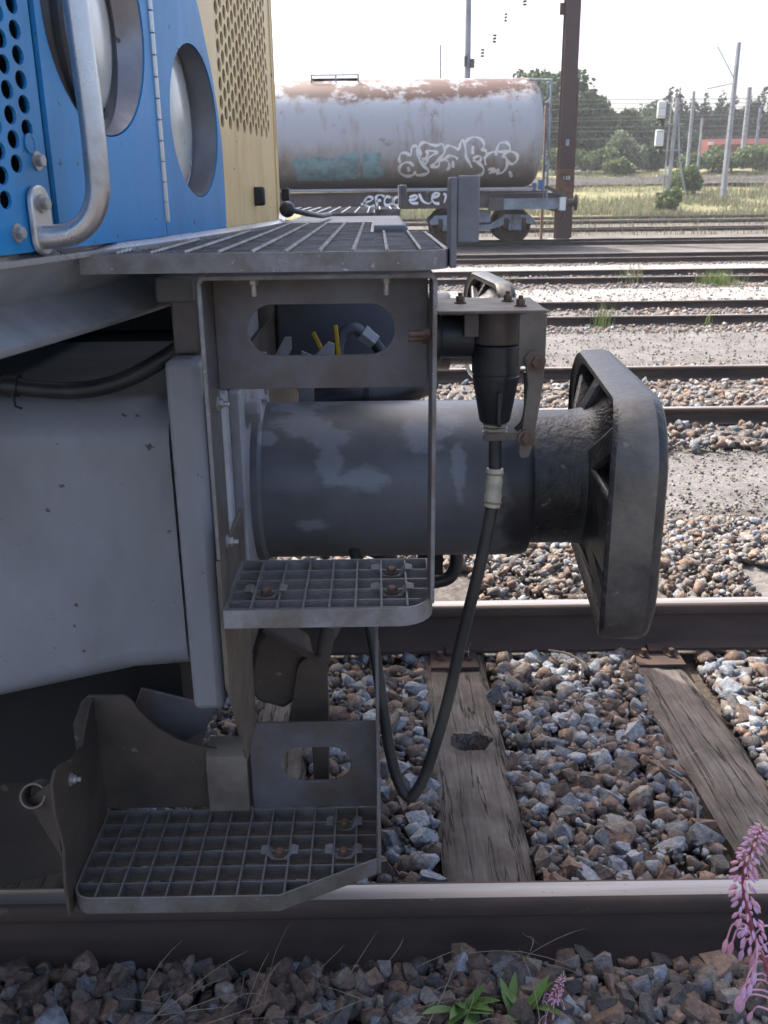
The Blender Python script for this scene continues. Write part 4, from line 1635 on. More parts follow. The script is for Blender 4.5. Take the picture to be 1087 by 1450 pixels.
b.ring_plate(slot(-.0705, 1.294, .090, .031), (-.2004, .0605, 1.2215, 1.3595), -1.2675, -1.2625, lambda u, v, w_: (u, w_, v))
b.build("slotted_back_plate", M_bracket, SB, True, .001)
# left web carries on down to the lower step
b = MB()
b.prism([(-1.345, 1.02), (-1.345, .845), (-1.29, .76), (-1.235, .662), (-1.135, .662), (-1.135, 1.02)], 'x', -.2062, -.2008)
b.build("bracket_web", M_tan, SB, True, .001)
b = MB()
b.box(-.2295, -.2065, -1.19, -1.165, .95, 1.20)
b.build("bracket_angle", M_lightgrey, SB, True, .002)
sb_ = hexbolt_mesh("bolt", .0065, .006, M_bolt, True, 'x', .006)
shared("bolt", sb_, SB, (-.2004, -1.29, 1.208))
shared("bolt", sb_, SB, (-.2004, -1.29, 1.026))
rustx = hexbolt_mesh("bolt", .0062, .006, M_rustbolt, True, (-1, 0, 0), .016)
shared("bolt", rustx, SB, (.0605, -1.315, 1.295))
shared("bolt", rustx, SB, (.0605, -1.290, 1.285))
dz_ = hexbolt_mesh("bolt", .006, .006, M_bolt, True, (0, 0, -1), .012)
for x in (-.145, .01):
    shared("bolt", dz_, SB, (x, -1.31, 1.3605))


def grate_step(name, band, bars_x, bars_y, clips, zt, dep, m_):
    """open-bar step: closed outer band, then each bar a piece of its own"""
    fr = MB()
    n = len(band)
    th = .0032
    cxm = sum(p[0] for p in band) / n
    cym = sum(p[1] for p in band) / n
    vs = []
    for i, p in enumerate(band):
        a, c = Vector(band[(i - 1) % n]), Vector(band[(i + 1) % n])
        d1 = (Vector(p) - a).normalized()
        d2 = (c - Vector(p)).normalized()
        d = (d1 + d2).normalized()
        nn = Vector((-d.y, d.x))
        k = th / max(.5, nn.dot(Vector((-d1.y, d1.x))))
        q = Vector(p) + nn * k
        vs += [(p[0], p[1], zt - dep), (p[0], p[1], zt), (q.x, q.y, zt), (q.x, q.y, zt - dep)]
    fs = []
    for i in range(n):
        j = (i + 1) % n
        for k in range(4):
            k2 = (k + 1) % 4
            fs.append((i * 4 + k, i * 4 + k2, j * 4 + k2, j * 4 + k))
    fr.add(vs, fs)
    fr.m = [1 if k % 4 == 1 else 0 for k in range(len(fs))]
    root = fr.build(name, [m_, M_worn], LOCO, True, .0008, angle=30)
    U = unit(m_)
    for (x0, x1, y) in bars_x:
        shared("grating_bar", U, root, ((x0 + x1) / 2, y, zt - dep / 2 - .0012), (0, 0, 0), (x1 - x0, .0026, dep - .004))
    for (x, y0, y1) in bars_y:
        shared("grating_bar", U, root, (x, (y0 + y1) / 2, zt - .0105), (0, 0, 0), (.0026, y1 - y0, .019))
    for (x, y) in clips:
        c = MB()
        for sx in (-1, 1):
            vs = [(x + sx * .0285, y - .009, zt + .001), (x + sx * .0285, y + .009, zt + .001), (x + sx * .0185, y + .011, zt + .0025), (x + sx * .0185, y - .011, zt + .0025), (x + sx * .0115, y + .011, zt - .008), (x + sx * .0115, y - .011, zt - .008), (x, y + .011, zt - .0085), (x, y - .011, zt - .0085)]
            c.add(vs, [(0, 1, 2, 3), (3, 2, 4, 5), (5, 4, 6, 7)])
        o = c.build("saddle_clip", M_galv, root, False)
        s_ = o.modifiers.new("solid", 'SOLIDIFY')
        s_.thickness = .0018
        shared("clip_bolt", clipb, root, (x, y, zt - .0075))
    return root


clipb = hexbolt_mesh("clip_bolt", .0068, .006, M_rustbolt, True, 'z')
# middle step
P = .0334
band = [(-.201, -1.35), (.020, -1.35)]
for a in range(-90, 1, 15):
    band.append((.020 + .046 * math.cos(R(a)), -1.304 + .046 * math.sin(R(a))))
band += [(.066, -1.18), (-.201, -1.18)]
bx = []
for k in range(1, 5):
    y = -1.18 - k * P
    bx.append((-.198, .063 if y > -1.305 else .050, y))
bx.append((-.198, .035, -1.3375))
by = [(-.201 + P * k, -1.346, -1.183) for k in range(1, 7)] + [(-.201 + P * 7, -1.338, -1.183)]
grate_step("middle_step", band, bx, by, [(-.154, -1.282), (.014, -1.214), (.014, -1.281)], .956, .025, M_galv)
# lower step
band = []
for a in range(180, 271, 15):
    band.append((-.425 + .028 * math.cos(R(a)), -1.307 + .028 * math.sin(R(a))))
band += [(-.153, -1.335), (-.011, -1.259), (-.011, -1.132), (-.453, -1.132)]
bx = []
for k in range(1, 6):
    y = -1.132 - k * .0338
    x1 = -.014 if y > -1.262 else -.153 + (y + 1.335) / .076 * .142 - .004
    bx.append((-.4495, x1, y))
by = []
for k in range(1, 13):
    x = -.453 + k * .034
    y0 = -1.332 if x < -.155 else -1.335 + (x + .153) / .142 * .076 + .004
    by.append((x, y0, -1.135))
LS = grate_step("lower_step", band, bx, by, [(-.065, -1.169), (-.162, -1.236), (-.064, -1.236)], .5, .028, M_galvd := mat("soiled_galvanised_steel", (0.165, 0.16, 0.158), 0.6, 0.15, dirt=(0.10, 0.083, 0.068), dirt_amt=0.65, dscale=14, var=0.22, bump=0.25, bscale=150, spots=(0.26, 0.27, 0.28), spot_amt=0.05, spot_scale=160))

# plates of the lower step
LB = MB()
LB.prism([(-.492, .5025), (-.492, .66), (-.475, .70), (-.462, .712), (-.405, .712), (-.395, .703), (-.385, .683), (-.360, .652), (-.325, .628), (-.288, .616), (-.255, .612), (-.214, .612), (-.214, .5025)], 'y', -1.1315, -1.126)
lb = LB.build("lower_step_bracket", M_brown, LOCO, True, .001)
b = MB()
prof = [(-1.1335, .505), (-1.147, .505), (-1.147, .595), (-1.143, .606), (-1.133, .613), (-1.10, .617), (-1.10, .612), (-1.131, .607), (-1.139, .602), (-1.1415, .594), (-1.1415, .51), (-1.1335, .51)]
b.prism([(p[0], p[1]) for p in prof], 'x', -.284, -.218)
b.build("folded_plate", M_tan, lb, True, .0015)
b = MB()
b.ring_plate(slot(-.109, .584, .056, .0315), (-.2145, -.0125, .503, .661), -1.1355, -1.130, lambda u, v, w_: (u, w_, v))
b.build("slotted_lower_plate", M_bracket, lb, True, .001)
b = MB()
b.prism([(-1.1355, .93), (-1.16, .93), (-1.175, .70), (-1.255, .56), (-1.262, .474), (-1.1355, .474)], 'x', -.0118, -.0066)
b.build("right_web", M_bracket, lb, True, .001)
b = MB()
b.prism([(-1.132, .708), (-1.15, .705), (-1.175, .69), (-1.207, .668), (-1.25, .676), (-1.29, .695), (-1.315, .702), (-1.335, .692), (-1.339, .65), (-1.325, .58), (-1.338, .53), (-1.338, .471), (-1.132, .471)], 'x', -.4585, -.4535)
lw = b.build("left_web", M_brown, lb, True, .001)
shared("bolt", sb_, lw, (-.4535, -1.27, .655))
# bent socket for a hand lamp
b = MB()
o_ = Vector((-.486, -1.325, .668))
ax = Vector((.12, -.75, .42)).normalized()
b.lathe([(-.05, .0175), (.008, .0175), (.008, .0148), (-.05, .0148)], o_, ax, 24, False)
b.build("lamp_socket", M_tan, lb, True)
b = MB()
b.add([(-.500, -1.318, .655), (-.459, -1.335, .692), (-.459, -1.325, .56), (-.500, -1.314, .655), (-.459, -1.331, .692), (-.459, -1.321, .56)], [(0, 1, 2), (5, 4, 3), (0, 3, 4, 1), (1, 4, 5, 2), (2, 5, 3, 0)])
b.build("socket_gusset", M_brown, lb, False)
# dark quadrant plate behind
b = MB()
b.prism([(-.40, .682), (-.275, .645), (-.30, .60), (-.36, .56), (-.45, .56)], 'y', -1.055, -1.05)
b.build("quadrant_plate", M_bracket, LOCO, True, .002)
# rail guard and its links
b = MB()
b.prism([(-2.4, .05), (-.95, .14), (-.60, .235), (-.585, .34), (-.60, .475), (-.75, .60), (-2.4, .62)], 'y', -.955, -.925)
b.build("bogie_side_plate", M_sooty, LOCO, True, .004)
b = MB()
b.prism([(-.225, .69), (-.205, .765), (-.187, .785), (-.125, .742), (-.118, .70), (-.140, .66), (-.165, .64), (-.21, .655)], 'y', -1.06, -.98)
rg = b.build("sand_box", M_brown, LOCO, True, .008)
b = MB()
cpt = [(-.1145 + .026 * math.cos(R(a)), .718 + .026 * math.sin(R(a))) for a in range(-20, 200, 20)]
b.prism(cpt + [(-.150, .66), (-.158, .625), (-.121, .612), (-.118, .45), (-.094, .45), (-.090, .66)], 'y', -1.075, -1.065)
b.build("swing_arm", M_brown, rg, True, .002)
b = MB()
b.bar((-.19, -1.07, .795), (-.105, -1.07, .735), .012, .008)
b.tube([(-.10, -1.06, .725), (-.085, -1.0, .79), (-.085, -.95, .86)], .013, 12)
b.build("link_rod", M_brown, rg, True, .001)
b = MB()
b.prism([(-.095, .80), (-.06, .80), (-.072, .765), (-.083, .745)], 'y', -1.03, -1.025)
b.build("link_tab", M_tan, rg, False)

# ---------------- fittings seen through the bracket slots
b = MB()
b.box(-.226, .066, -.36, .36, 1.07, 1.385)
b.build("coupling_housing", M_greyd, LOCO, True, .01)
b = MB()
b.box(-.23, -.045, -.52, -.40, 1.285, 1.312)
b.build("housing_ledge", M_brown, LOCO, True, .003)
b = MB()
b.box(.012, .034, -.363, -.3605, 1.23, 1.31)
b.build("pale_patch", M_lightgrey, LOCO, False)
for pts, yy_ in (([(-.215, 1.13), (-.19, 1.13), (-.168, 1.166), (-.168, 1.19), (-.18, 1.19)], -.62), ([(-.15, 1.12), (-.09, 1.12), (-.088, 1.165), (-.10, 1.17)], -.55), ([(-.165, 1.02), (-.13, 1.02), (-.128, 1.15), (-.15, 1.16)], -.60)):
    b = MB()
    b.prism(pts, 'y', yy_, yy_ + .008)
    b.build("gusset", M_lightgrey, LOCO, False)
for (a, c) in (((-.136, -.47, 1.178), (-.112, -.47, 1.128)), ((-.089, -.47, 1.192), (-.084, -.47, 1.128)), ((-.170, -.47, 1.062), (-.155, -.47, 1.02)), ((-.108, -.47, 1.075), (-.106, -.47, 1.02))):
    b = MB()
    b.bar(c, a, .0095, .006, (0, 1, 0))
    b.build("tap_handle", M_ytap, LOCO, True, .002)
b = MB()
b.tube(smooth_path([(-.088, -.45, 1.11), (-.084, -.45, 1.150), (-.072, -.45, 1.174), (-.050, -.45, 1.182), (-.030, -.45, 1.170)], 6), .0125, 12)
eb = b.build("pipe_elbow", M_greyd, LOCO)
b = MB()
b.lathe([(0, .019), (.010, .019), (.012, .0175), (.034, .0175)], (-.034, -.45, 1.174), (.75, 0, -.62), 6)
b.build("pipe_nut", M_lightgrey, eb)
b = MB()
b.tube(smooth_path([(-.012, -.45, 1.155), (.006, -.46, 1.13), (.02, -.48, 1.09), (.02, -.5, 1.04)], 5), .0125, 12)
b.build("hose_tail", M_black, eb)
b = MB()
b.tube(smooth_path([(-.14, -.5, 1.035), (-.06, -.5, 1.05), (.0, -.49, 1.048), (.06, -.47, 1.058), (.105, -.42, 1.062)], 6), .03, 16)
b.tube([(-.03, -.495, 1.05), (-.02, -.495, 1.05)], .036, 16)
b.build("coupling_hose", M_plug, LOCO)
b = MB()
b.tube(smooth_path([(.135, -.6, .86), (.150, -.6, .775), (.158, -.6, .725), (.150, -.6, .688), (.125, -.6, .672), (.06, -.6, .668), (-.02, -.6, .69)], 6), .0145, 12)
b.tube(smooth_path([(-.06, -.75, .86), (-.03, -.72, .80), (.01, -.7, .77), (.03, -.68, .72)], 6), .016, 12)
b.build("brake_hose", M_plug, LOCO)
b = MB()
b.box(.075, .125, -.66, -.60, .71, .87)
b.build("hose_support", M_dark, LOCO)

# ---------------- cable socket on the bracket
b = MB()
b.box(.0745, .228, -1.152, -.995, 1.296, 1.3005)
b.box(.190, .2275, -1.1515, -1.1465, 1.225, 1.2955)
b.box(.0695, .0745, -1.19, -.99, 1.20, 1.315)
cs = b.build("socket_bracket", M_tan, LOCO, True, .0015)
tb = hexbolt_mesh("bolt", .0062, .008, M_rustbolt, True, 'z', .004)
for p in ((.118, -1.06), (.188, -1.045), (.198, -1.105)):
    shared("bolt", tb, cs, (p[0], p[1], 1.3005))
b = MB()
b.lathe([(0, .036), (.012, .036), (.014, .030), (.06, .030)], (.0745, -1.085, 1.257), 'x', 28)
b.build("socket_body", M_plug, cs, True, .001)
b = MB()
b.lathe([(0, .036), (-.046, .036), (-.047, .034)], (.168, -1.092, 1.2955), 'z', 32)
b.box(.128, .20, -1.085, -1.03, 1.25, 1.2955)
b.box(.118, .138, -1.128, -1.108, 1.262, 1.2955)
b.build("socket_shell", M_bracket, cs, True, .001)
hb = hexbolt_mesh("bolt", .0085, .006, M_rustbolt, True, (0, -1, 0))
lv = MB()
lv.prism([(.198, 1.238), (.206, 1.246), (.222, 1.246), (.2265, 1.235), (.2245, 1.20), (.214, 1.115), (.209, 1.098), (.198, 1.096), (.194, 1.105), (.199, 1.15), (.2035, 1.20)], 'y', -1.160, -1.152)
lv_o = lv.build("locking_lever", M_tan, cs, True, .0015)
shared("bolt", hb, lv_o, (.2145, -1.160, 1.232))
shared("bolt", hb, lv_o, (.2045, -1.160, 1.126))
b = MB()
b.prism([(.148, 1.121), (.143, 1.126), (.149, 1.131), (.198, 1.134), (.198, 1.1225)], 'y', -1.158, -1.1525)
b.build("locking_pawl", M_tan, cs, True, .001)
b = MB()
b.tube(smooth_path([(.204, -1.14, 1.215), (.206, -1.14, 1.17), (.203, -1.138, 1.145), (.193, -1.136, 1.132)], 5), .004, 8)
b.build("lever_spring", M_plug, cs)

# ------------------------------------------------------------------ jumper cable hanging from the socket
CB = thing("jumper_cable", "black jumper cable with cream tape hanging in a loop from the socket beside the buffer", "cable", (.168, -1.10, 1.13))
b = MB()
c0 = Vector((.167, -1.098, 0))
b.lathe([(1.2475, .0335), (1.246, .0345), (1.208, .0345), (1.2065, .0325), (1.204, .0325), (1.2025, .0335), (1.199, .0330), (1.139, .0225), (1.136, .021)], (c0.x, c0.y, 0), 'z', 40)
pg = b.build("plug", M_plug, CB, True, angle=30)
b = MB()
b.box(.1655, .1725, -1.136, -1.118, 1.135, 1.185)
b.build("plug_rib", M_plug, pg, True, .002)
b = MB()
for k in range(3):
    b.lathe([(0, .0175), (.0035, .0185), (.004, .0175)], (.168, -1.098, 1.117 + .0062 * k), 'z', 24)
b.build("collar_rings", M_tape, pg)
cpts = smooth_path([(.168, -1.098, 1.137), (.1685, -1.10, 1.10), (.1685, -1.105, 1.06), (.164, -1.11, 1.0), (.148, -1.12, .918), (.124, -1.12, .802), (.100, -1.12, .678), (.071, -1.12, .565), (.052, -1.12, .519), (.037, -1.115, .507), (.021, -1.105, .535), (.009, -1.095, .585), (.000, -1.085, .65), (-.013, -1.06, .745), (-.028, -1.02, .82), (-.05, -.95, .90), (-.07, -.85, .93)], 8)
b = MB()
b.tube(cpts, .0094, 16)
b.build("hose", M_hose, CB)
tp = [p for p in cpts if 1.003 < p.z < 1.066 and p.y < -1.09]
b = MB()
rr = [.0124 + .0009 * math.sin(k * 2.3) for k in range(len(tp))]
b.tube(tp, rr, 18)
b.build("tape_wrap", M_tape, CB)
b = MB()
b.lathe([(0, .0138), (.003, .0138)], tp[1], tp[2] - tp[1], 18)
b.build("tape_tie", M_straw, CB)
b = MB()
b.lathe([(0, .0138), (.003, .0138)], tp[-2], tp[-1] - tp[-2], 18)
b.build("tape_tie", M_straw, CB)

# ------------------------------------------------------------------ tank wagon
WG = thing("tank_wagon", "pale blue tank wagon with a rust-red top and white graffiti", "railway wagon", (0, 25.6, 0))
TC, TZ, TR = 25.6, 2.86, 1.41
b = MB()
prof = [(-9.5, .02), (-9.45, .5), (-9.3, 1.05), (-9.0, 1.36), (-8.8, TR), (-4, TR), (0, TR), (4.06, TR), (4.20, 1.395), (4.32, 1.34), (4.42, 1.22), (4.49, .95), (4.53, .5), (4.54, .02)]
b.lathe(prof, (0, TC, TZ), 'x', 96)
tank = b.build("tank", M_tank, WG, True, angle=60)
for x in (-3.6, -.4, 3.98):
    b = MB()
    b.lathe([(-.035, TR - .01), (-.035, TR + .008), (.035, TR + .008), (.035, TR - .01)], (x, TC, TZ), 'x', 64, False)
    b.build("tank_hoop", M_tank, tank)
b = MB()
b.box(-1.7, -.45, 25.2, 26.1, 4.262, 4.278)
b.build("top_walkway", M_wagblue, WG, False)
for x in (-1.7, -1.05, -.45):
    b = MB()
    b.tube([(x, 25.08, 4.0), (x, 25.05, 4.34)], .022, 6)
    b.build("walkway_post", M_wagblue, WG)
b = MB()
b.tube([(-1.72, 25.05, 4.34), (-.43, 25.05, 4.34)], .02, 6)
b.build("walkway_rail", M_wagblue, WG)
# underframe
b = MB()
b.box(-9.6, 3.05, 24.36, 24.44, .93, 1.36)
b.box(-9.6, 3.05, 24.30, 24.44, 1.345, 1.375)
b.box(-9.6, 5.0, 24.9, 26.3, .95, 1.30)
b.box(-9.6, 5.0, 26.75, 26.84, .93, 1.36)
b.build("wagon_frame", M_wagbrown, WG, False)
b = MB()
b.tube([(-9.6, 24.27, 1.435), (4.2, 24.27, 1.415)], .042, 10)
pr = b.build("side_pipe", M_pole, WG)
for x in (-5.2, -3.9, -2.6, -1.3, .0, 1.3, 2.6, 3.6):
    b = MB()
    b.box(x - .03, x + .03, 24.25, 24.36, 1.33, 1.49)
    b.build("pipe_clip", M_wagbrown, WG, False)
b = MB()
b.prism([(3.05, .90), (4.93, .90), (4.93, 1.16), (3.05, 1.16)], 'y', 24.20, 24.30)
b.box(3.05, 4.95, 24.18, 24.20, 1.145, 1.17)
b.box(3.05, 4.95, 24.18, 24.20, .89, .915)
b.build("end_sill", M_wagblue, WG, False)
b = MB()
b.box(3.02, 3.42, 24.17, 24.32, .86, 1.20)
b.build("sill_bracket", M_wagbrown, WG, False)
b = MB()
b.box(4.93, 5.09, 24.16, 24.40, .85, 1.19)
b.box(2.42, 2.62, 24.27, 24.30, .95, 1.18)
b.build("white_plate", M_white, WG, False)
b = MB()
b.box(5.0, 5.12, 24.4, 26.8, .80, 1.25)
b.bar((4.55, 24.3, 1.46), (5.1, 24.4, 1.22), .1, .09)
b.build("wagon_headstock", M_wagbrown, WG, False)
for yb in (24.73, 26.47):
    b = MB()
    b.lathe([(5.1, .14), (5.22, .14), (5.23, .10), (5.42, .10)], (0, yb, 1.04), 'x', 20)
    bf = b.build("wagon_buffer", M_wagbrown, WG)
    b = MB()
    b.lathe([(5.42, .12), (5.45, .215), (5.49, .215), (5.51, .1)], (0, yb, 1.04), 'x', 24)
    b.build("buffer_disc", M_wagbrown, bf)
b = MB()
b.box(5.1, 5.3, 25.5, 25.7, .9, 1.05)
b.tube([(5.2, 25.2, 1.0), (5.25, 25.2, .7), (5.15, 25.2, .55)], .03, 8)
b.build("coupling", M_wagbrown, WG)


def bogie(xc):
    t = None
    bx_ = MB()
    yf = 24.55
    for sy in (yf, 26.65):
        top = [(xc - 1.45, .60), (xc - 1.3, .74), (xc - .62, .76), (xc - .45, .62), (xc - .2, .50), (xc + .2, .50), (xc + .45, .62), (xc + .62, .76), (xc + 1.3, .74), (xc + 1.45, .60)]
        bot = [(xc + 1.4, .50), (xc + .72, .56), (xc + .5, .44), (xc + .2, .36), (xc - .2, .36), (xc - .5, .44), (xc - .72, .56), (xc - 1.4, .50)]
        bx_.prism(top + bot, 'y', sy - .05, sy + .05)
    bx_.box(xc - .25, xc + .25, 24.6, 26.6, .55, .85)
    root = bx_.build("bogie", M_wagblue, WG, True, angle=30)
    for sx in (-.9, .9):
        x = xc + sx
        for yw in (24.85, 26.35):
            w_ = MB()
            w_.lathe([(-.07, .40), (-.065, .46), (.03, .465), (.035, .49), (.06, .49), (.065, .40), (.03, .36), (.01, .18), (.07, .14), (.07, .05), (-.10, .05), (-.10, .14), (-.02, .18), (-.03, .36), (-.07, .40)], (x, yw, .463), 'y' if yw < 25 else (0, -1, 0), 36, False)
            w_.build("wheel", M_rust, root, True)
        a = MB()
        a.box(x - .17, x + .17, 24.40, 24.62, .34, .62)
        a.lathe([(-.07, .12), (0, .14)], (x, 24.40, .47), 'y', 18)
        a.box(x - .035, x + .035, 24.36, 24.40, .36, .72)
        a.build("axle_box", M_wagblue, root, True, .015)
        for gx in (x - .30, x + .19):
            l = MB()
            l.box(gx, gx + .11, 24.46, 24.6, .40, .66)
            l.build("axle_guard", M_rust, root, False)
    return root


bogie(2.88)
bogie(-7.2)
b = MB()
b.tube([(4.59, 24.3, 1.15), (4.59, 24.3, 4.08)], .032, 8)
b.tube([(4.59, 24.85, 1.15), (4.59, 24.85, 4.08)], .026, 8)
b.tube([(4.05, 24.55, 4.12), (4.59, 24.3, 4.08), (4.59, 24.85, 4.08)], .032, 8)
b.tube([(4.59, 24.3, 3.62), (4.35, 25.0, 3.45)], .024, 8)
b.build("end_handrail", M_wagblue, WG)
for k in range(8):
    b = MB()
    b.tube([(4.59, 24.3, 1.4 + .31 * k), (4.59, 24.85, 1.4 + .31 * k)], .014, 6)
    b.build("ladder_rung", M_wagblue, WG)
b = MB()
b.lathe([(0, .07), (.25, .07)], (4.42, 24.35, 1.38), 'z', 10)
b.lathe([(0, .06), (.2, .06)], (4.25, 24.35, 1.36), 'z', 10)
b.build("blue_valve", mat("valve_blue", (.06, .14, .32), .5, bump=0), WG)


def tank_y(z):
    return TC - math.sqrt(max(.01, TR * TR - (z - TZ) ** 2))


def z1p(p):
    """photo trace -> metres on the tank's side (x along the wagon, z up)"""
    return p


def ribbon(mb, pts, wd, surf, off=.006):
    P = smooth_path([(p[0], 0, p[1]) for p in pts], 5)
    vs = []
    n = len(P)
    for i, p in enumerate(P):
        a, c = P[max(0, i - 1)], P[min(n - 1, i + 1)]
        d = (c - a).normalized()
        nn = Vector((-d.z, 0, d.x)) * wd / 2
        k = 0.75 + .25 * math.sin(i * .5)
        for q in (p + nn * k, p - nn * k):
            vs.append((q.x, surf(q.z) - off, q.z))
    mb.add(vs, [(2 * i, 2 * i + 1, 2 * i + 3, 2 * i + 2) for i in range(n - 1)])


TRACE = [
    [(75, 215), (68, 190), (80, 155), (115, 150), (145, 165), (155, 120), (175, 105), (190, 110), (195, 150), (205, 185), (225, 225), (265, 255), (275, 275), (250, 290), (200, 295), (185, 285), (175, 270)],
    [(170, 235), (140, 212), (100, 215), (72, 240), (75, 275), (110, 298), (150, 300), (180, 285)], [(132, 240), (138, 270)],
    [(205, 185), (215, 150), (205, 120), (220, 90), (250, 85), (290, 100), (330, 105), (355, 95), (375, 110), (382, 140), (370, 165), (340, 195), (315, 220), (290, 238), (340, 240), (350, 205), (385, 195), (410, 215), (418, 245), (400, 265)],
    [(220, 190), (260, 188), (300, 165), (330, 150), (300, 140), (255, 140), (265, 155), (250, 185)], [(225, 200), (245, 225), (270, 190), (235, 195)],
    [(385, 125), (400, 108), (440, 115), (475, 130), (490, 85), (500, 72), (515, 95), (525, 140), (530, 180), (560, 225), (575, 250)],
    [(385, 185), (420, 172), (455, 180), (475, 195)], [(440, 205), (445, 250)],
    [(520, 90), (545, 65), (590, 55), (635, 75), (650, 110), (635, 135), (660, 140), (670, 165), (655, 195)], [(572, 110), (575, 165)],
    [(580, 195), (600, 180), (630, 180), (630, 205), (600, 212), (580, 200)], [(610, 215), (640, 235), (660, 265), (650, 295), (620, 300)],
    [(735, 175), (740, 130), (760, 95), (800, 90), (825, 115), (825, 145), (780, 150), (720, 150), (680, 165), (662, 195), (670, 235)],
    [(780, 185), (800, 160), (840, 150), (880, 170), (885, 205), (855, 230), (825, 215), (800, 185), (780, 180)], [(815, 210), (818, 250), (790, 285), (750, 290)],
    [(690, 262), (735, 262), (700, 288), (770, 265)], [(840, 275), (865, 315)]]
for s_ in TRACE:
    b = MB()
    ribbon(b, [(.349 + p[0] * .003865, 2.931 - p[1] * .003855) for p in s_], .085, tank_y)
    b.build("graffiti_stroke", M_graf, WG, False)
TRACE2 = [
    [(475, 390), (500, 380), (540, 365), (545, 350), (520, 345), (500, 365), (500, 390), (530, 402), (560, 395)], [(575, 400), (570, 345), (600, 335), (620, 345)], [(565, 370), (600, 365)],
    [(660, 350), (635, 345), (620, 370), (630, 395), (660, 385), (665, 345), (670, 395)], [(705, 345), (680, 360), (680, 390), (705, 398)],
    [(775, 350), (810, 340), (825, 350), (800, 365), (775, 365), (790, 385), (830, 385)], [(835, 330), (860, 375), (905, 385), (890, 320), (910, 385)],
    [(920, 355), (950, 345), (960, 330), (930, 330), (915, 360), (930, 385), (960, 390)], [(985, 330), (1000, 345), (990, 385)]]
for s_ in TRACE2:
    b = MB()
    ribbon(b, [(-2.50 + p[0] * .004365, 2.763 - p[1] * .00437) for p in s_], .075, lambda z: 24.296, .004)
    b.build("frame_graffiti", M_graf, WG, False)
poly = [(45, 130), (90, 110), (130, 120), (135, 135), (160, 105), (230, 105), (290, 120), (340, 100), (420, 88), (470, 90), (480, 110), (490, 88), (600, 90), (605, 110), (590, 150), (600, 180), (635, 180), (630, 220), (560, 235), (400, 240), (230, 245), (75, 245), (65, 180)]
poly = [(-2.49 + p[0] * .004365, 2.748 - p[1] * .00437) for p in poly]


def inside(x, z, pl):
    c = False
    for (ax, az), (bx, bz) in zip(pl, pl[1:] + pl[:1]):
        if (az > z) != (bz > z) and x < (bx - ax) * (z - az) / (bz - az) + ax:
            c = not c
    return c


b = MB()
st = .03
x = -2.35
while x < .35:
    z = 1.65
    while z < 2.45:
        if inside(x + st / 2, z + st / 2, poly):
            b.add([(xx, tank_y(zz) - .004, zz) for xx, zz in ((x, z), (x + st, z), (x + st, z + st), (x, z + st))], [(0, 1, 2, 3)])
        z += st
    x += st
b.build("teal_graffiti", M_teal, WG, False)

# ------------------------------------------------------------------ post, poles, signal, wires
def tapered_pole(name, label, cat, x, y, z0, z1, w0, w1, m_, lean=(0, 0), group=None, n=8):
    t = thing(name, label, cat, (x, y, z0), group)
    b = MB()
    k = 7
    pts = [(x + lean[0] * i / k, y + lean[1] * i / k, z0 - .3 + (z1 - z0 + .3) * i / k) for i in range(k + 1)]
    b.tube(pts, [w0 + (w1 - w0) * i / k for i in range(k + 1)], n)
    b.build("shaft", m_, t)
    return t


PO = thing("steel_post", "tall dark brown steel post standing just behind the tank wagon", "post", (5.66, 27.6, -.2))
b = MB()
for yy_ in (27.4, 27.78):
    b.box(5.45, 5.87, yy_ - .012, yy_ + .012, -.35, 8.6)
b.box(5.645, 5.675, 27.412, 27.768, -.35, 8.6)
b.build("shaft", M_post, PO, False)
b = MB()
b.box(5.3, 6.05, 27.2, 28.0, -.30, -.06)
b.build("footing", M_pole, PO, True, .03)
b = MB()
b.box(5.42, 5.9, 27.36, 27.387, 1.15, 1.95)
b.build("rust_patch", mat("orange_rust", (.19, .10, .055), .8, dirt=(.10, .06, .045), dscale=6, bump=.2), PO, False)
b = MB()
b.box(5.55, 5.8, 27.355, 27.36, 1.62, 1.80)
b.build("number_plate", M_rust, PO, False)
fc = bpy.data.curves.new("digits", 'FONT')
fc.body = "138"
fc.size = .16
fc.extrude = .002
to = bpy.data.objects.new("digits", fc)
link(to, None)
dg_ = bpy.context.evaluated_depsgraph_get()
tm = bpy.data.meshes.new_from_object(to.evaluated_get(dg_))
bpy.data.objects.remove(to)
tm.materials.clear()
tm.materials.append(M_white)
shared("painted_number", tm, PO, (5.56, 27.352, 1.65), (R(90), 0, 0))
b = MB()
b.box(5.62, 5.72, 27.375, 27.387, 2.6, 2.78)
b.build("small_plate", M_pole, PO, False)
b = MB()
b.box(5.40, 5.95, 27.38, 27.8, 6.55, 6.62)
b.box(5.3, 5.45, 27.5, 27.6, 6.1, 6.4)
b.build("post_clamp", M_rust, PO, False)

tapered_pole("rusty_pole", "thin rusty pole standing between the tank wagon's end and the brown post", "pole", 4.95, 27.1, -.2, 3.7, .045, .045, mat("pale_rust", (.30, .19, .14), .8, bump=0))
tapered_pole("rusty_pole", "thin dark rusty pole just right of the tall brown post", "pole", 6.3, 29.5, -.2, 4.6, .05, .04, M_rust)
p1 = tapered_pole("concrete_pole", "tall pale concrete pole rising behind the tank wagon's top", "pole", 3.35, 35, -.2, 9.5, .14, .10, M_pole)
b = MB()
b.box(3.22, 3.30, 34.85, 34.95, 5.6, 5.95)
b.lathe([(0, .08), (.30, .08)], (3.52, 34.9, 5.55), 'z', 8)
b.build("pole_fitting", M_insul, p1)
tapered_pole("concrete_pole", "short thin pale pole showing above the tank wagon's walkway", "pole", 2.5, 37, -.2, 6.6, .045, .03, M_pole)
p2 = tapered_pole("concrete_pole", "tall pale pole leaning slightly, alone in the dry grass", "pole", 21.5, 59, gh(59), 9.4, .21, .13, M_pole, (.05, 0), n=6)
b = MB()
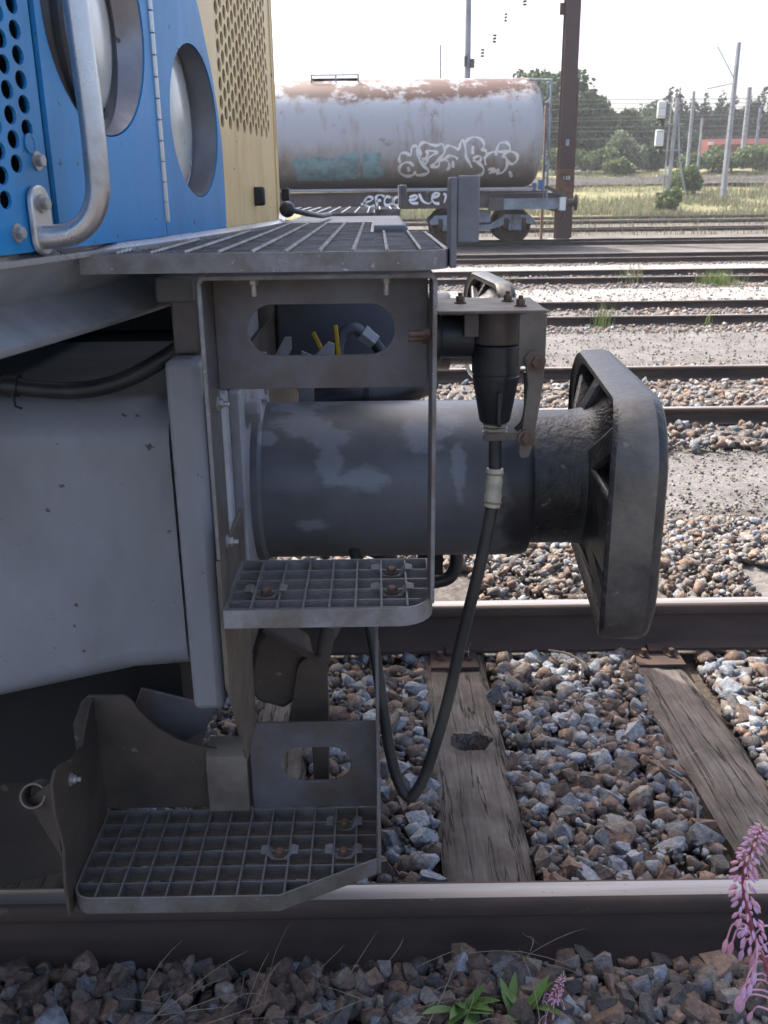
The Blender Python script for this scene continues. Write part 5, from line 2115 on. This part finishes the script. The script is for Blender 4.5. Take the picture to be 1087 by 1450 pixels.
b.tube([(21.5, 59, 7.4), (20.3, 59, 9.2)], .03, 6)
b.tube([(21.5, 59, 7.2), (19.9, 59, 6.9)], .03, 6)
b.tube([(21.4, 59, 6.2), (21.9, 59, 6.2)], .09, 6)
b.build("bracket_arm", M_pole, p2)
tapered_pole("concrete_pole", "pale pole right beside the signal mast, the taller of two", "pole", 21.0, 65, gh(65), 7.3, .14, .10, M_pole)
tapered_pole("concrete_pole", "thin pale pole right beside the signal mast, the shorter of two", "pole", 21.4, 64, gh(64), 5.6, .09, .08, M_pole)
tapered_pole("concrete_pole", "pale pole standing beside the red wagons", "pole", 31.6, 84, gh(84), 9.2, .25, .20, M_pole)
tapered_pole("lattice_mast", "thin grey mast touching the pale pole beside the red wagons", "mast", 32.7, 84, gh(84), 7.6, .16, .12, M_wagblue)
SG = thing("signal_mast", "railway signal mast with two white-backed signal heads and a stay", "railway signal", (18.35, 60, gh(60)))
b = MB()
b.tube([(18.35, 60, gh(60) - .2), (18.48, 60, 6.5)], .12, 8)
b.build("mast", M_pole, SG)
b = MB()
b.tube([(19.6, 60, gh(60) - .2), (18.9, 60, 3.0), (18.6, 60, 5.6)], .06, 6)
b.tube([(18.1, 60.1, .8), (18.15, 60.1, 6.3)], .05, 6)
b.build("stay", M_pole, SG)
b = MB()
for z in (2.0, 3.5, 5.0):
    b.box(17.6, 19.0, 59.9, 60.4, z, z + .05)
b.build("maintenance_landing", M_pole, SG, False)
for z in (5.35, 3.75):
    b = MB()
    b.box(17.25, 17.75, 59.7, 59.95, z, z + .95)
    hd_ = b.build("signal_head", M_white, SG, True, .05)
    b = MB()
    b.box(17.3, 17.8, 59.95, 60.15, z - .1, z + .9)
    b.box(17.55, 17.75, 59.85, 60.0, z - .45, z - .1)
    b.build("signal_backing", M_dark, hd_, False)
b = MB()
b.box(17.05, 17.6, 57.9, 58.1, .45, 1.05)
b.box(17.28, 17.36, 57.95, 58.05, -.1, .45)
tag(b.build("shunting_signal", M_rust, None, False), "small dark low signal standing in the dry grass beside the tall signal mast", "railway signal")
for k, (y, z) in enumerate(((52, 5.9), (56, 5.75), (58, 5.35), (62, 5.3), (62, 4.9), (55, 4.35), (64, 6.6), (66, 4.6))):
    b = MB()
    pts = [(x, y, z - .12 * math.sin(x * .07 + k)) for x in range(-10, 91, 10)]
    b.tube(pts, .015, 4)
    tag(b.build("overhead_wire", M_wire, None), ["third highest", "fourth highest", "fifth highest", "sixth highest", "seventh highest", "lowest", "topmost", "second lowest"][k] + " of the thin overhead wires strung across before the trees", "wire", "overhead wires strung across the yard")
# span wire with insulators high over the wagon
SW = thing("span_wire", "thin wire with dark insulators climbing from the concrete pole over the tank wagon", "wire", (3.3, 33, 5.4))
b = MB()
sp_ = [(3.35, 34.8, 5.45), (3.68, 33, 5.80), (4.08, 33, 6.24), (4.44, 33, 6.88), (5.07, 33, 7.36), (5.6, 33, 8.4)]
b.tube(sp_, .008, 4)
b.build("wire", M_wire, SW)
for p, s_ in (((3.68, 33, 5.80), .9), ((4.08, 33, 6.24), 1), ((4.44, 33, 6.88), .7), ((5.07, 33, 7.36), 1)):
    b = MB()
    for k in range(3):
        b.lathe([(-.03, .03), (-.01, .075 * s_), (.02, .075 * s_), (.04, .03)], (p[0], p[1], p[2] - .1 + .1 * k), 'z', 12)
    b.build("insulator", M_insul, SW)
RW = thing("red_wagon", "rusty red covered wagons standing behind the bushes on the bank", "railway wagon", (35, 92, gh(92)))
b = MB()
for k in range(3):
    x0 = 30.9 + k * 12.3
    b.prism([(91, 4.1), (91, 5.0), (91.5, 5.5), (93.5, 5.5), (94, 5.0), (94, 4.1)], 'x', x0, x0 + 12)
b.build("body", M_red, RW, False)
b = MB()
b.box(30.85, 31.3, 90.93, 90.99, 4.95, 5.25)
b.box(30.9, 31.9, 90.93, 90.99, 4.2, 4.3)
b.build("white_marks", M_white, RW, False)
b = MB()
b.box(31.1, 67, 91.3, 93.7, 3.2, 4.098)
b.build("underframe", M_rust, RW, False)

# ------------------------------------------------------------------ foliage
def leaf_mass(name, blobs, n, size, cols, parent, seed, flat=.0, shell=.45):
    """crown of many small leaf-clump faces spread through uneven lobes"""
    r_ = np.random.default_rng(seed)
    vol = np.array([b_[3] * b_[4] * b_[5] for b_ in blobs])
    idx = r_.choice(len(blobs), size=n, p=vol / vol.sum())
    B = np.array(blobs)[idx]
    d = r_.normal(size=(n, 3))
    d /= np.linalg.norm(d, axis=1)[:, None]
    rad = r_.uniform(shell, 1.0, n) ** .6
    rad *= 1 + .16 * np.sin(d[:, 0] * 7 + B[:, 0]) * np.cos(d[:, 2] * 6 + B[:, 1]) + .08 * r_.normal(size=n)
    c = B[:, :3] + d * rad[:, None] * B[:, 3:6]
    a = r_.normal(size=(n, 3))
    a /= np.linalg.norm(a, axis=1)[:, None]
    e = r_.normal(size=(n, 3))
    e -= a * (e * a).sum(1)[:, None]
    e /= np.linalg.norm(e, axis=1)[:, None]
    s = size * r_.uniform(.5, 1.3, n)[:, None]
    V = np.stack([c - a * s, c + e * s * .55, c + a * s, c - e * s * .55], 1).reshape(-1, 3)
    me = bpy.data.meshes.new(name)
    me.vertices.add(4 * n)
    me.vertices.foreach_set("co", V.astype(np.float32).ravel())
    me.loops.add(4 * n)
    me.loops.foreach_set("vertex_index", np.arange(4 * n, dtype=np.int32))
    me.polygons.add(n)
    me.polygons.foreach_set("loop_start", np.arange(0, 4 * n, 4, dtype=np.int32))
    me.update(calc_edges=True)
    cc = np.array(cols)[r_.integers(len(cols), size=n)] * r_.uniform(.7, 1.3, (n, 1))
    C = np.ones((n, 4, 4))
    C[:, :, :3] = cc[:, None, :]
    colour_attr(me, C)
    me.materials.append(M_foliage)
    o = bpy.data.objects.new(name, me)
    link(o, parent)
    return o


GREENS = [(.055, .095, .038), (.070, .115, .046), (.045, .078, .033)]
DARKG = [(.034, .060, .036), (.042, .070, .041), (.028, .048, .032)]
LIGHTG = [(.15, .20, .075), (.18, .22, .09), (.13, .18, .07)]


def tree(label, x, y, top, half, cols, seed, n=2600, kind="round", name="tree", size=.3):
    z0 = gh(y)
    t = thing(name, label, "tree", (x, y, z0), "trees closing the view beyond the yard")
    r_ = random.Random(seed)
    b = MB()
    h = top - z0
    b.tube([(x, y, z0 - .3), (x + .1, y, z0 + h * .35), (x - .05, y, z0 + h * .7)], [.28, .2, .09], 8)
    for k in range(5):
        an = r_.uniform(0, 6.28)
        zz = z0 + h * r_.uniform(.3, .55)
        b.tube([(x, y, zz), (x + half * .6 * math.cos(an), y + half * .6 * math.sin(an), zz + h * .25)], [.1, .03], 6)
    b.build("trunk", M_rust, t)
    blobs = []
    if kind == "round":
        blobs.append((x, y, z0 + h * .55, half * .72, half * .72, h * .36))
        for k in range(13):
            an = r_.uniform(0, 6.28)
            el = r_.uniform(-.5, 1)
            rr = half * r_.uniform(.45, .8)
            blobs.append((x + rr * math.cos(an) * (1 - .35 * max(0, el)), y + rr * math.sin(an), z0 + h * (.55 + .30 * el), half * r_.uniform(.25, .42), half * r_.uniform(.25, .42), h * r_.uniform(.12, .2)))
    else:
        for k in range(9):
            f = k / 8
            rr = half * (1 - .8 * f)
            blobs.append((x + r_.uniform(-.2, .2) * half, y + r_.uniform(-.2, .2) * half, z0 + h * (.15 + .8 * f), rr * r_.uniform(.8, 1.1), rr, h * .10))
    leaf_mass("crown", blobs, n, size, cols, t, seed)
    return t


GREENB = [(.12, .17, .075), (.145, .195, .09), (.10, .15, .065)]
tree("big round tree showing above the right end of the tank wagon", 14.8, 85, 11.3, 4.3, GREENS, 11, 12000, "round", "broadleaf_tree", .26)
tree("tree of middling height close right of the brown post", 19.6, 92, 9.6, 3.2, GREENS, 12, 8000, "round", "broadleaf_tree", .26)
tree("lower rounded tree between the brown post and the signal mast", 23.0, 95, 8.8, 3.0, GREENS, 13, 8000, "round", "broadleaf_tree", .26)
tree("lower rounded tree just left of the signal mast", 26.5, 96, 8.5, 3.0, GREENS, 14, 8000, "round", "broadleaf_tree", .26)
ORD = ["first", "second", "third", "fourth", "fifth", "sixth", "seventh", "eighth", "ninth", "tenth", "eleventh"]
CONL = ["%s dark pointed conifer counted from the signal mast, in the row above the red wagons" % o_ for o_ in ORD]
for k, (x, top) in enumerate(((32.2, 11.2), (33.7, 11.4), (35.3, 10.5), (36.7, 10.7), (38.1, 10.9), (39.5, 10.4), (41.2, 10.5), (42.5, 11.4), (44.2, 11.2), (46.5, 10.6), (49, 11))):
    t = tree(CONL[k], x, 110, top, 1.75, DARKG, 30 + k, 3600, "cone", "conifer_tree", .22)
    t["group"] = "row of dark conifers above the red wagons"
tree("bulky dark tree filling in low below the conifers, left of the red wagons", 32, 104, 7.2, 4.0, DARKG, 55, 3600, "round", "broadleaf_tree", .28)
wood_bl = []
r_ = random.Random(4)
for k in range(60):
    wood_bl.append((r_.uniform(-12, 62), r_.uniform(114, 122), r_.uniform(3.5, 7.0), r_.uniform(2, 3.5), 2.5, r_.uniform(1.5, 2.6)))
for k in range(80):
    wood_bl.append((r_.uniform(31, 58), r_.uniform(113, 117), r_.uniform(4.5, 8.4), r_.uniform(1.2, 2.2), 1.8, r_.uniform(1.6, 2.4)))
tag(leaf_mass("distant_wood", wood_bl, 90000, .28, DARKG + GREENS, None, 66), "continuous dark mass of trees behind the yard", "wood", None, "stuff")


def bush(label, x, y, w_, h, cols, seed, n, name="bush"):
    z0 = gh(y)
    t = thing(name, label, "bush", (x, y, z0), "bushes on the bank beyond the dry grass")
    b = MB()
    r_ = random.Random(seed)
    for k in range(5):
        b.tube([(x + r_.uniform(-.2, .2) * w_, y, z0 - .2), (x + r_.uniform(-.5, .5) * w_, y + r_.uniform(-.3, .3), z0 + h * .6)], [.04, .015], 5)
    b.build("stems", M_rust, t)
    blobs = [(x + r_.uniform(-.7, .7) * w_, y + r_.uniform(-.5, .5) * w_, z0 + h * r_.uniform(.25, .72), w_ * r_.uniform(.3, .55), w_ * .45, h * r_.uniform(.2, .36)) for k in range(10)]
    leaf_mass("foliage", blobs, n, .15, cols, t, seed)
    return t


bush("tall grey-green bush at the foot of the trees, the highest left of the signal mast", 20.4, 79, 1.7, 3.2, [(.16, .20, .125), (.19, .23, .145)], 71, 3500)
bush("low dark green bush right of the brown post", 17.4, 78, 1.8, 1.9, GREENB, 72, 3200)
bush("yellowish green bush on the bank left of the tallest bush", 18.9, 76, 1.3, 1.3, LIGHTG, 73, 2400)
bush("dark bush between the tallest bush and the signal mast", 22.3, 80, 1.5, 2.2, DARKG + GREENS, 74, 2800)
bush("bright bushy growth around the foot of the signal mast", 20.2, 62, 1.1, 1.9, [(.12, .18, .06), (.15, .21, .08)], 75, 3000)
bush("small yellow-green bush alone at the edge of the field below the signal mast", 15.9, 51.5, .75, 1.35, LIGHTG, 76, 2200)
bush("green hedge-like bush below the red wagons", 28.2, 77, 1.8, 2.0, GREENB, 77, 3000)
bush("broad bush below the red wagons, right of the tall leaning pole", 31.2, 77.5, 2.2, 2.4, GREENB + LIGHTG, 78, 3600)
bush("brambly bush hugging the red wagons' far end", 35.5, 78, 2.4, 2.3, GREENB, 79, 3000)
bush("green bush behind the lone tall pole", 25.3, 77, 1.6, 1.6, GREENB, 80, 2600)
bush("bush half hidden by the brown post", 14.6, 78, 1.7, 2.2, GREENB, 81, 2600)


# ------------------------------------------------------------------ grasses
def blades(name, spots, h0, h1, wid, cols, parent, seed, lean=.5):
    """curved two-segment grass blades; spots: array of root points"""
    r_ = np.random.default_rng(seed)
    n = len(spots)
    S = np.array(spots)
    h = r_.uniform(h0, h1, n)[:, None]
    an = r_.uniform(0, 2 * np.pi, n)
    d = np.stack([np.cos(an), np.sin(an), np.zeros(n)], 1)
    a2 = r_.uniform(0, 2 * np.pi, n)
    sd_ = np.stack([np.cos(a2), np.sin(a2), np.zeros(n)], 1) * wid
    l = r_.uniform(0, lean, n)[:, None]
    up = np.array([0, 0, 1.0])
    m1 = S + up * h * .55 + d * h * l * .3
    t1 = S + up * h * (1 - .3 * l) + d * h * l
    V = np.stack([S - sd_, S + sd_, m1 + sd_ * .7, m1 - sd_ * .7, t1], 1).reshape(-1, 3)
    k = np.arange(n) * 5
    F4 = np.stack([k, k + 1, k + 2, k + 3], 1)
    F3 = np.stack([k + 3, k + 2, k + 4], 1)
    me = bpy.data.meshes.new(name)
    me.from_pydata(V.tolist(), [], F4.tolist() + F3.tolist())
    cc = np.array(cols)[r_.integers(len(cols), size=n)] * r_.uniform(.75, 1.25, (n, 1))
    C4 = np.ones((n, 4, 4))
    C4[:, :, :3] = cc[:, None, :]
    C3 = np.ones((n, 3, 4))
    C3[:, :, :3] = cc[:, None, :]
    colour_attr(me, np.concatenate([C4.reshape(-1, 4), C3.reshape(-1, 4)]))
    me.materials.append(M_foliage)
    o = bpy.data.objects.new(name, me)
    return link(o, parent)


STRAWS = [(.25, .225, .145), (.31, .285, .20), (.20, .21, .11), (.15, .19, .085)]
r_ = np.random.default_rng(21)
sp_ = []
while len(sp_) < 34000:
    y = 49.0 + 27 * r_.random() ** 1.6
    x = r_.uniform(-4, 18 + (y - 49) * .9 + 6)
    if mnoise.noise(Vector((x * .25, y * .25, 0))) > -.28 + .3 * r_.random():
        sp_.append((x, y, gh(y) - .05))
tag(blades("dry_grass_field", sp_, .2, .65, .022, STRAWS, None, 22), "tall dry straw-coloured grass covering the field beyond the tracks", "grass", None, "stuff")
sp_ = [(r_.uniform(2, 24), float(yc + r_.choice([-1.3, 0, 1.3]) + r_.normal() * .25), -.2) for yc in (33.6, 41.2, 47.2, 44.3) for _ in range(700)]
tag(blades("trackside_weeds", sp_, .1, .32, .016, STRAWS + LIGHTG, None, 23), "thin dry weeds growing along the overgrown far tracks", "weeds", None, "stuff")


def tuft(label, x, y, n, h0, h1, spread, cols, seed):
    rr = np.random.default_rng(seed)
    sp = [(x + rr.normal() * spread, y + rr.normal() * spread, gh(y) - .03) for _ in range(n)]
    o = blades("grass_tuft", sp, h0, h1, .006, cols, None, seed, .6)
    tag(o, label, "grass tuft", "green tufts between the tracks")


GR = [(.15, .205, .065), (.19, .235, .09), (.12, .165, .055)]
tuft("broad light green grass tuft beside a rail beyond the buffer's face, farthest of the tufts", 5.6, 13.4, 260, .12, .36, .16, GR, 1)
tuft("bright green upright weed growing above the buffer head by a rail, the tallest-looking tuft", 2.62, 8.7, 46, .10, .42, .06, GR, 2)
tuft("thin pale weed beside the cable socket against the second track", 1.52, 8.75, 16, .1, .34, .06, GR, 3)
tuft("sparse grass tuft just right of the far-side buffer's head", 2.0, 13.2, 50, .1, .34, .12, GR + STRAWS, 4)
tuft("small green sprig by the rail, right of the bright upright weed", 3.9, 8.75, 14, .08, .26, .04, GR, 5)
tuft("faint dry tuft by the third track, right of the far-side buffer", 4.35, 13.9, 60, .15, .5, .12, STRAWS, 6)

# dry stalks lying over the stones
b = MB()
rs = random.Random(9)
for k in range(95):
    if k < 75:
        x, y = rs.uniform(-.55, .35), rs.uniform(-1.35, -.86)
    else:
        x, y = rs.uniform(-.1, 1.3), rs.choice([rs.uniform(-1.3, -.86), rs.uniform(-.66, .6)])
    z = zmid(x, y) + .035 + rs.uniform(0, .03)
    an = rs.gauss(.45, .7)
    L = rs.uniform(.04, .24)
    bow = rs.uniform(-.012, .012)
    up = rs.uniform(-.01, .03)
    pts = [(x + math.cos(an) * L * t - math.sin(an) * bow * math.sin(t * 3.1), y + math.sin(an) * L * t + math.cos(an) * bow * math.sin(t * 3.1), z + up * t + .012 * math.sin(t * 3.1)) for t in (0, .25, .5, .75, 1)]
    b.tube(pts, [rs.uniform(.0005, .0009)] * 4 + [.0003], 4)
tag(b.build("dry_stalks", M_straw, None), "dry pale grass stalks lying over the dark stones in front of the rail", "stalks", None, "stuff")
b = MB()
for p in ([(.60, .62, -.13), (.66, .58, -.125), (.70, .50, -.12), (.67, .40, -.13)], [(1.55, .72, -.14), (1.5, .6, -.11), (1.47, .5, -.13)], [(.78, -.05, -.15), (.86, -.2, -.14), (.83, -.36, -.15)]):
    b.tube(smooth_path(p, 4), [.004] * (4 * (len(p) - 1)) + [.002], 6)
tag(b.build("twigs", M_brown, None), "dry brown twigs lying on the ballast between the sleepers", "twigs", None, "stuff")


# ------------------------------------------------------------------ fireweed in the foreground
def bud_mesh(name, m_, L, r0):
    b = MB()
    r0 *= .68
    b.lathe([(0, .0008), (L * .15, r0 * .55), (L * .4, r0), (L * .7, r0 * .85), (L * .92, r0 * .4), (L, .0004)], (0, 0, 0), 'z', 10)
    return b.mesh(name, m_, True, 80)


BUDS = [bud_mesh("bud", M_pink, .013, .0042), bud_mesh("bud", M_rose, .016, .0045), bud_mesh("bud", M_lilac, .013, .0038)]
LONG = [bud_mesh("bud", M_rose, .030, .0062), bud_mesh("bud", M_pink, .026, .0056), bud_mesh("bud", M_lilac, .024, .0058)]


def leaf_mesh(L, w_):
    b = MB()
    n = 6
    vs = []
    for i in range(n + 1):
        t = i / n
        ww = w_ * math.sin(math.pi * min(1, t * .92 + .06)) ** .8
        dz = -.18 * L * t * t
        vs += [(-ww, L * t, dz + ww * .35), (0, L * t, dz), (ww, L * t, dz + ww * .35)]
    b.add(vs, [(3 * i + k, 3 * i + k + 1, 3 * i + 4 + k, 3 * i + 3 + k) for i in range(n) for k in (0, 1)])
    return b.mesh("leaf", M_leaf, True, 80)


LEAF = leaf_mesh(.075, .009)


def fireweed(label, stem, r0, scale, nbuds, nlong, leaves, seed):
    rs = random.Random(seed)
    t = thing("fireweed", label, "flower", stem[0])
    P = smooth_path(stem, 10)
    b = MB()
    n = len(P)
    b.tube(P, [r0 * (1 - .72 * i / (n - 1)) for i in range(n)], 10)
    b.build("stem", M_stem, t)
    i0 = int(n * .60)
    ga = 0
    for k in range(nbuds):
        f = k / nbuds
        i = min(n - 2, int(i0 + (n - 2 - i0) * f))
        p = P[i].lerp(P[i + 1], rs.random())
        ga += 2.4
        tang = (P[i + 1] - P[i]).normalized()
        side = tang.orthogonal().normalized()
        side.rotate(Matrix.Rotation(ga, 3, tang))
        ped = .016 * (1 - .75 * f) * scale
        droop = -.7 + .9 * f
        d = (side + Vector((0, 0, droop))).normalized()
        q = p + d * ped
        mesh_ = rs.choice(BUDS)
        dd = (side * .55 + Vector((0, 0, -1.0 + 1.15 * f))).normalized()
        s_ = scale * (1.05 - .5 * f)
        shared("bud", mesh_, t, q, dd.to_track_quat('Z', 'Y').to_euler(), (s_, s_, s_))
    for k in range(nlong):
        f = k / max(1, nlong - 1)
        i = int(i0 * (.58 + .44 * f))
        p = P[min(n - 2, i)]
        ga += 2.2
        an = ga
        side = Vector((math.cos(an), math.sin(an), 0))
        L = (.055 - .02 * f) * scale
        pts = [p, p + side * L * .4 + Vector((0, 0, .012)) * scale, p + side * L * .85 + Vector((0, 0, .004)) * scale, p + side * L + Vector((0, 0, -.012 * (1 + f))) * scale]
        pb = MB()
        sm = smooth_path(pts, 4)
        pb.tube(sm, .0014 * scale, 6)
        pe = pb.build("pedicel", M_rose if k % 2 else M_pink, t)
        dd = (sm[-1] - sm[-2]).normalized()
        dd = (dd + Vector((0, 0, -.5))).normalized()
        shared("bud", rs.choice(LONG), t, sm[-1], dd.to_track_quat('Z', 'Y').to_euler(), (scale,) * 3)
    hb_ = MB()
    for k in range(22):
        p = P[n - 1 - int(k * n * .012)]
        a_ = rs.uniform(0, 6.28)
        q = p + Vector((math.cos(a_) * .010, math.sin(a_) * .010, rs.uniform(-.002, .014))) * scale
        hb_.tube([p, p.lerp(q, .6) + Vector((0, 0, .001)), q], [.0009 * scale, .0006 * scale, .0002], 4)
    hb_.build("tip_tuft", M_tape, t)
    for k in range(leaves):
        i = int(n * .28 * k / max(1, leaves))
        shared("leaf", LEAF, t, P[i], (rs.uniform(-.2, .6), rs.uniform(-.3, .3), rs.uniform(0, 6.28)), (scale * rs.uniform(.8, 1.3),) * 3)
    return t


fireweed("tall pink fireweed spike drooping with buds in front of the rail", [(.56, -1.60, -.22), (.53, -1.60, .15), (.485, -1.60, .42), (.458, -1.60, .54), (.430, -1.60, .615), (.404, -1.60, .68), (.388, -1.60, .745), (.394, -1.60, .79), (.402, -1.60, .812)], .0046, .78, 150, 26, 6, 3)
fireweed("small low pink fireweed spike with green leaves among the dark stones", [(.30, -1.0, -.2), (.315, -1.0, -.10), (.33, -1.0, -.04), (.343, -1.0, .008)], .0028, .6, 60, 8, 5, 5)
for k, (x, y, s_) in enumerate(((.155, -.985, 1.0), (.265, -.985, .9))):
    t = thing("leafy_weed", ["bright green leafy weed left of the small fireweed spike", "green leafy weed right at the foot of the small fireweed spike"][k], "weed", (x, y, -.19))
    for j in range(9):
        shared("leaf", LEAF, t, (x + rng.uniform(-.03, .03), y + rng.uniform(-.02, .02), -.115 + rng.uniform(0, .03)), (R(rng.uniform(10, 55)), 0, rng.uniform(0, 6.28)), (s_ * 1.2,) * 3)
    b = MB()
    b.tube([(x, y, -.22), (x, y, -.09)], .002, 6)
    b.build("stem", M_stem, t)

# ------------------------------------------------------------------ summer haze over the yard
if True:
    hz = MB()
    hz.box(-150, 190, -25, 330, -2.0, 16.0)
    ho = hz.build("haze", [], None, False)
    ho["kind"] = "stuff"
    hm = bpy.data.materials.new("summer_haze")
    hm.use_nodes = True
    t = hm.node_tree
    t.nodes.clear()
    pv = nd(t, "ShaderNodeVolumePrincipled")
    pv.inputs["Color"].default_value = (.93, .95, 1, 1)
    pv.inputs["Density"].default_value = 0.0009
    pv.inputs["Anisotropy"].default_value = 0.0
    o_ = nd(t, "ShaderNodeOutputMaterial")
    t.links.new(pv.outputs[0], o_.inputs["Volume"])
    ho.data.materials.clear()
    ho.data.materials.append(hm)
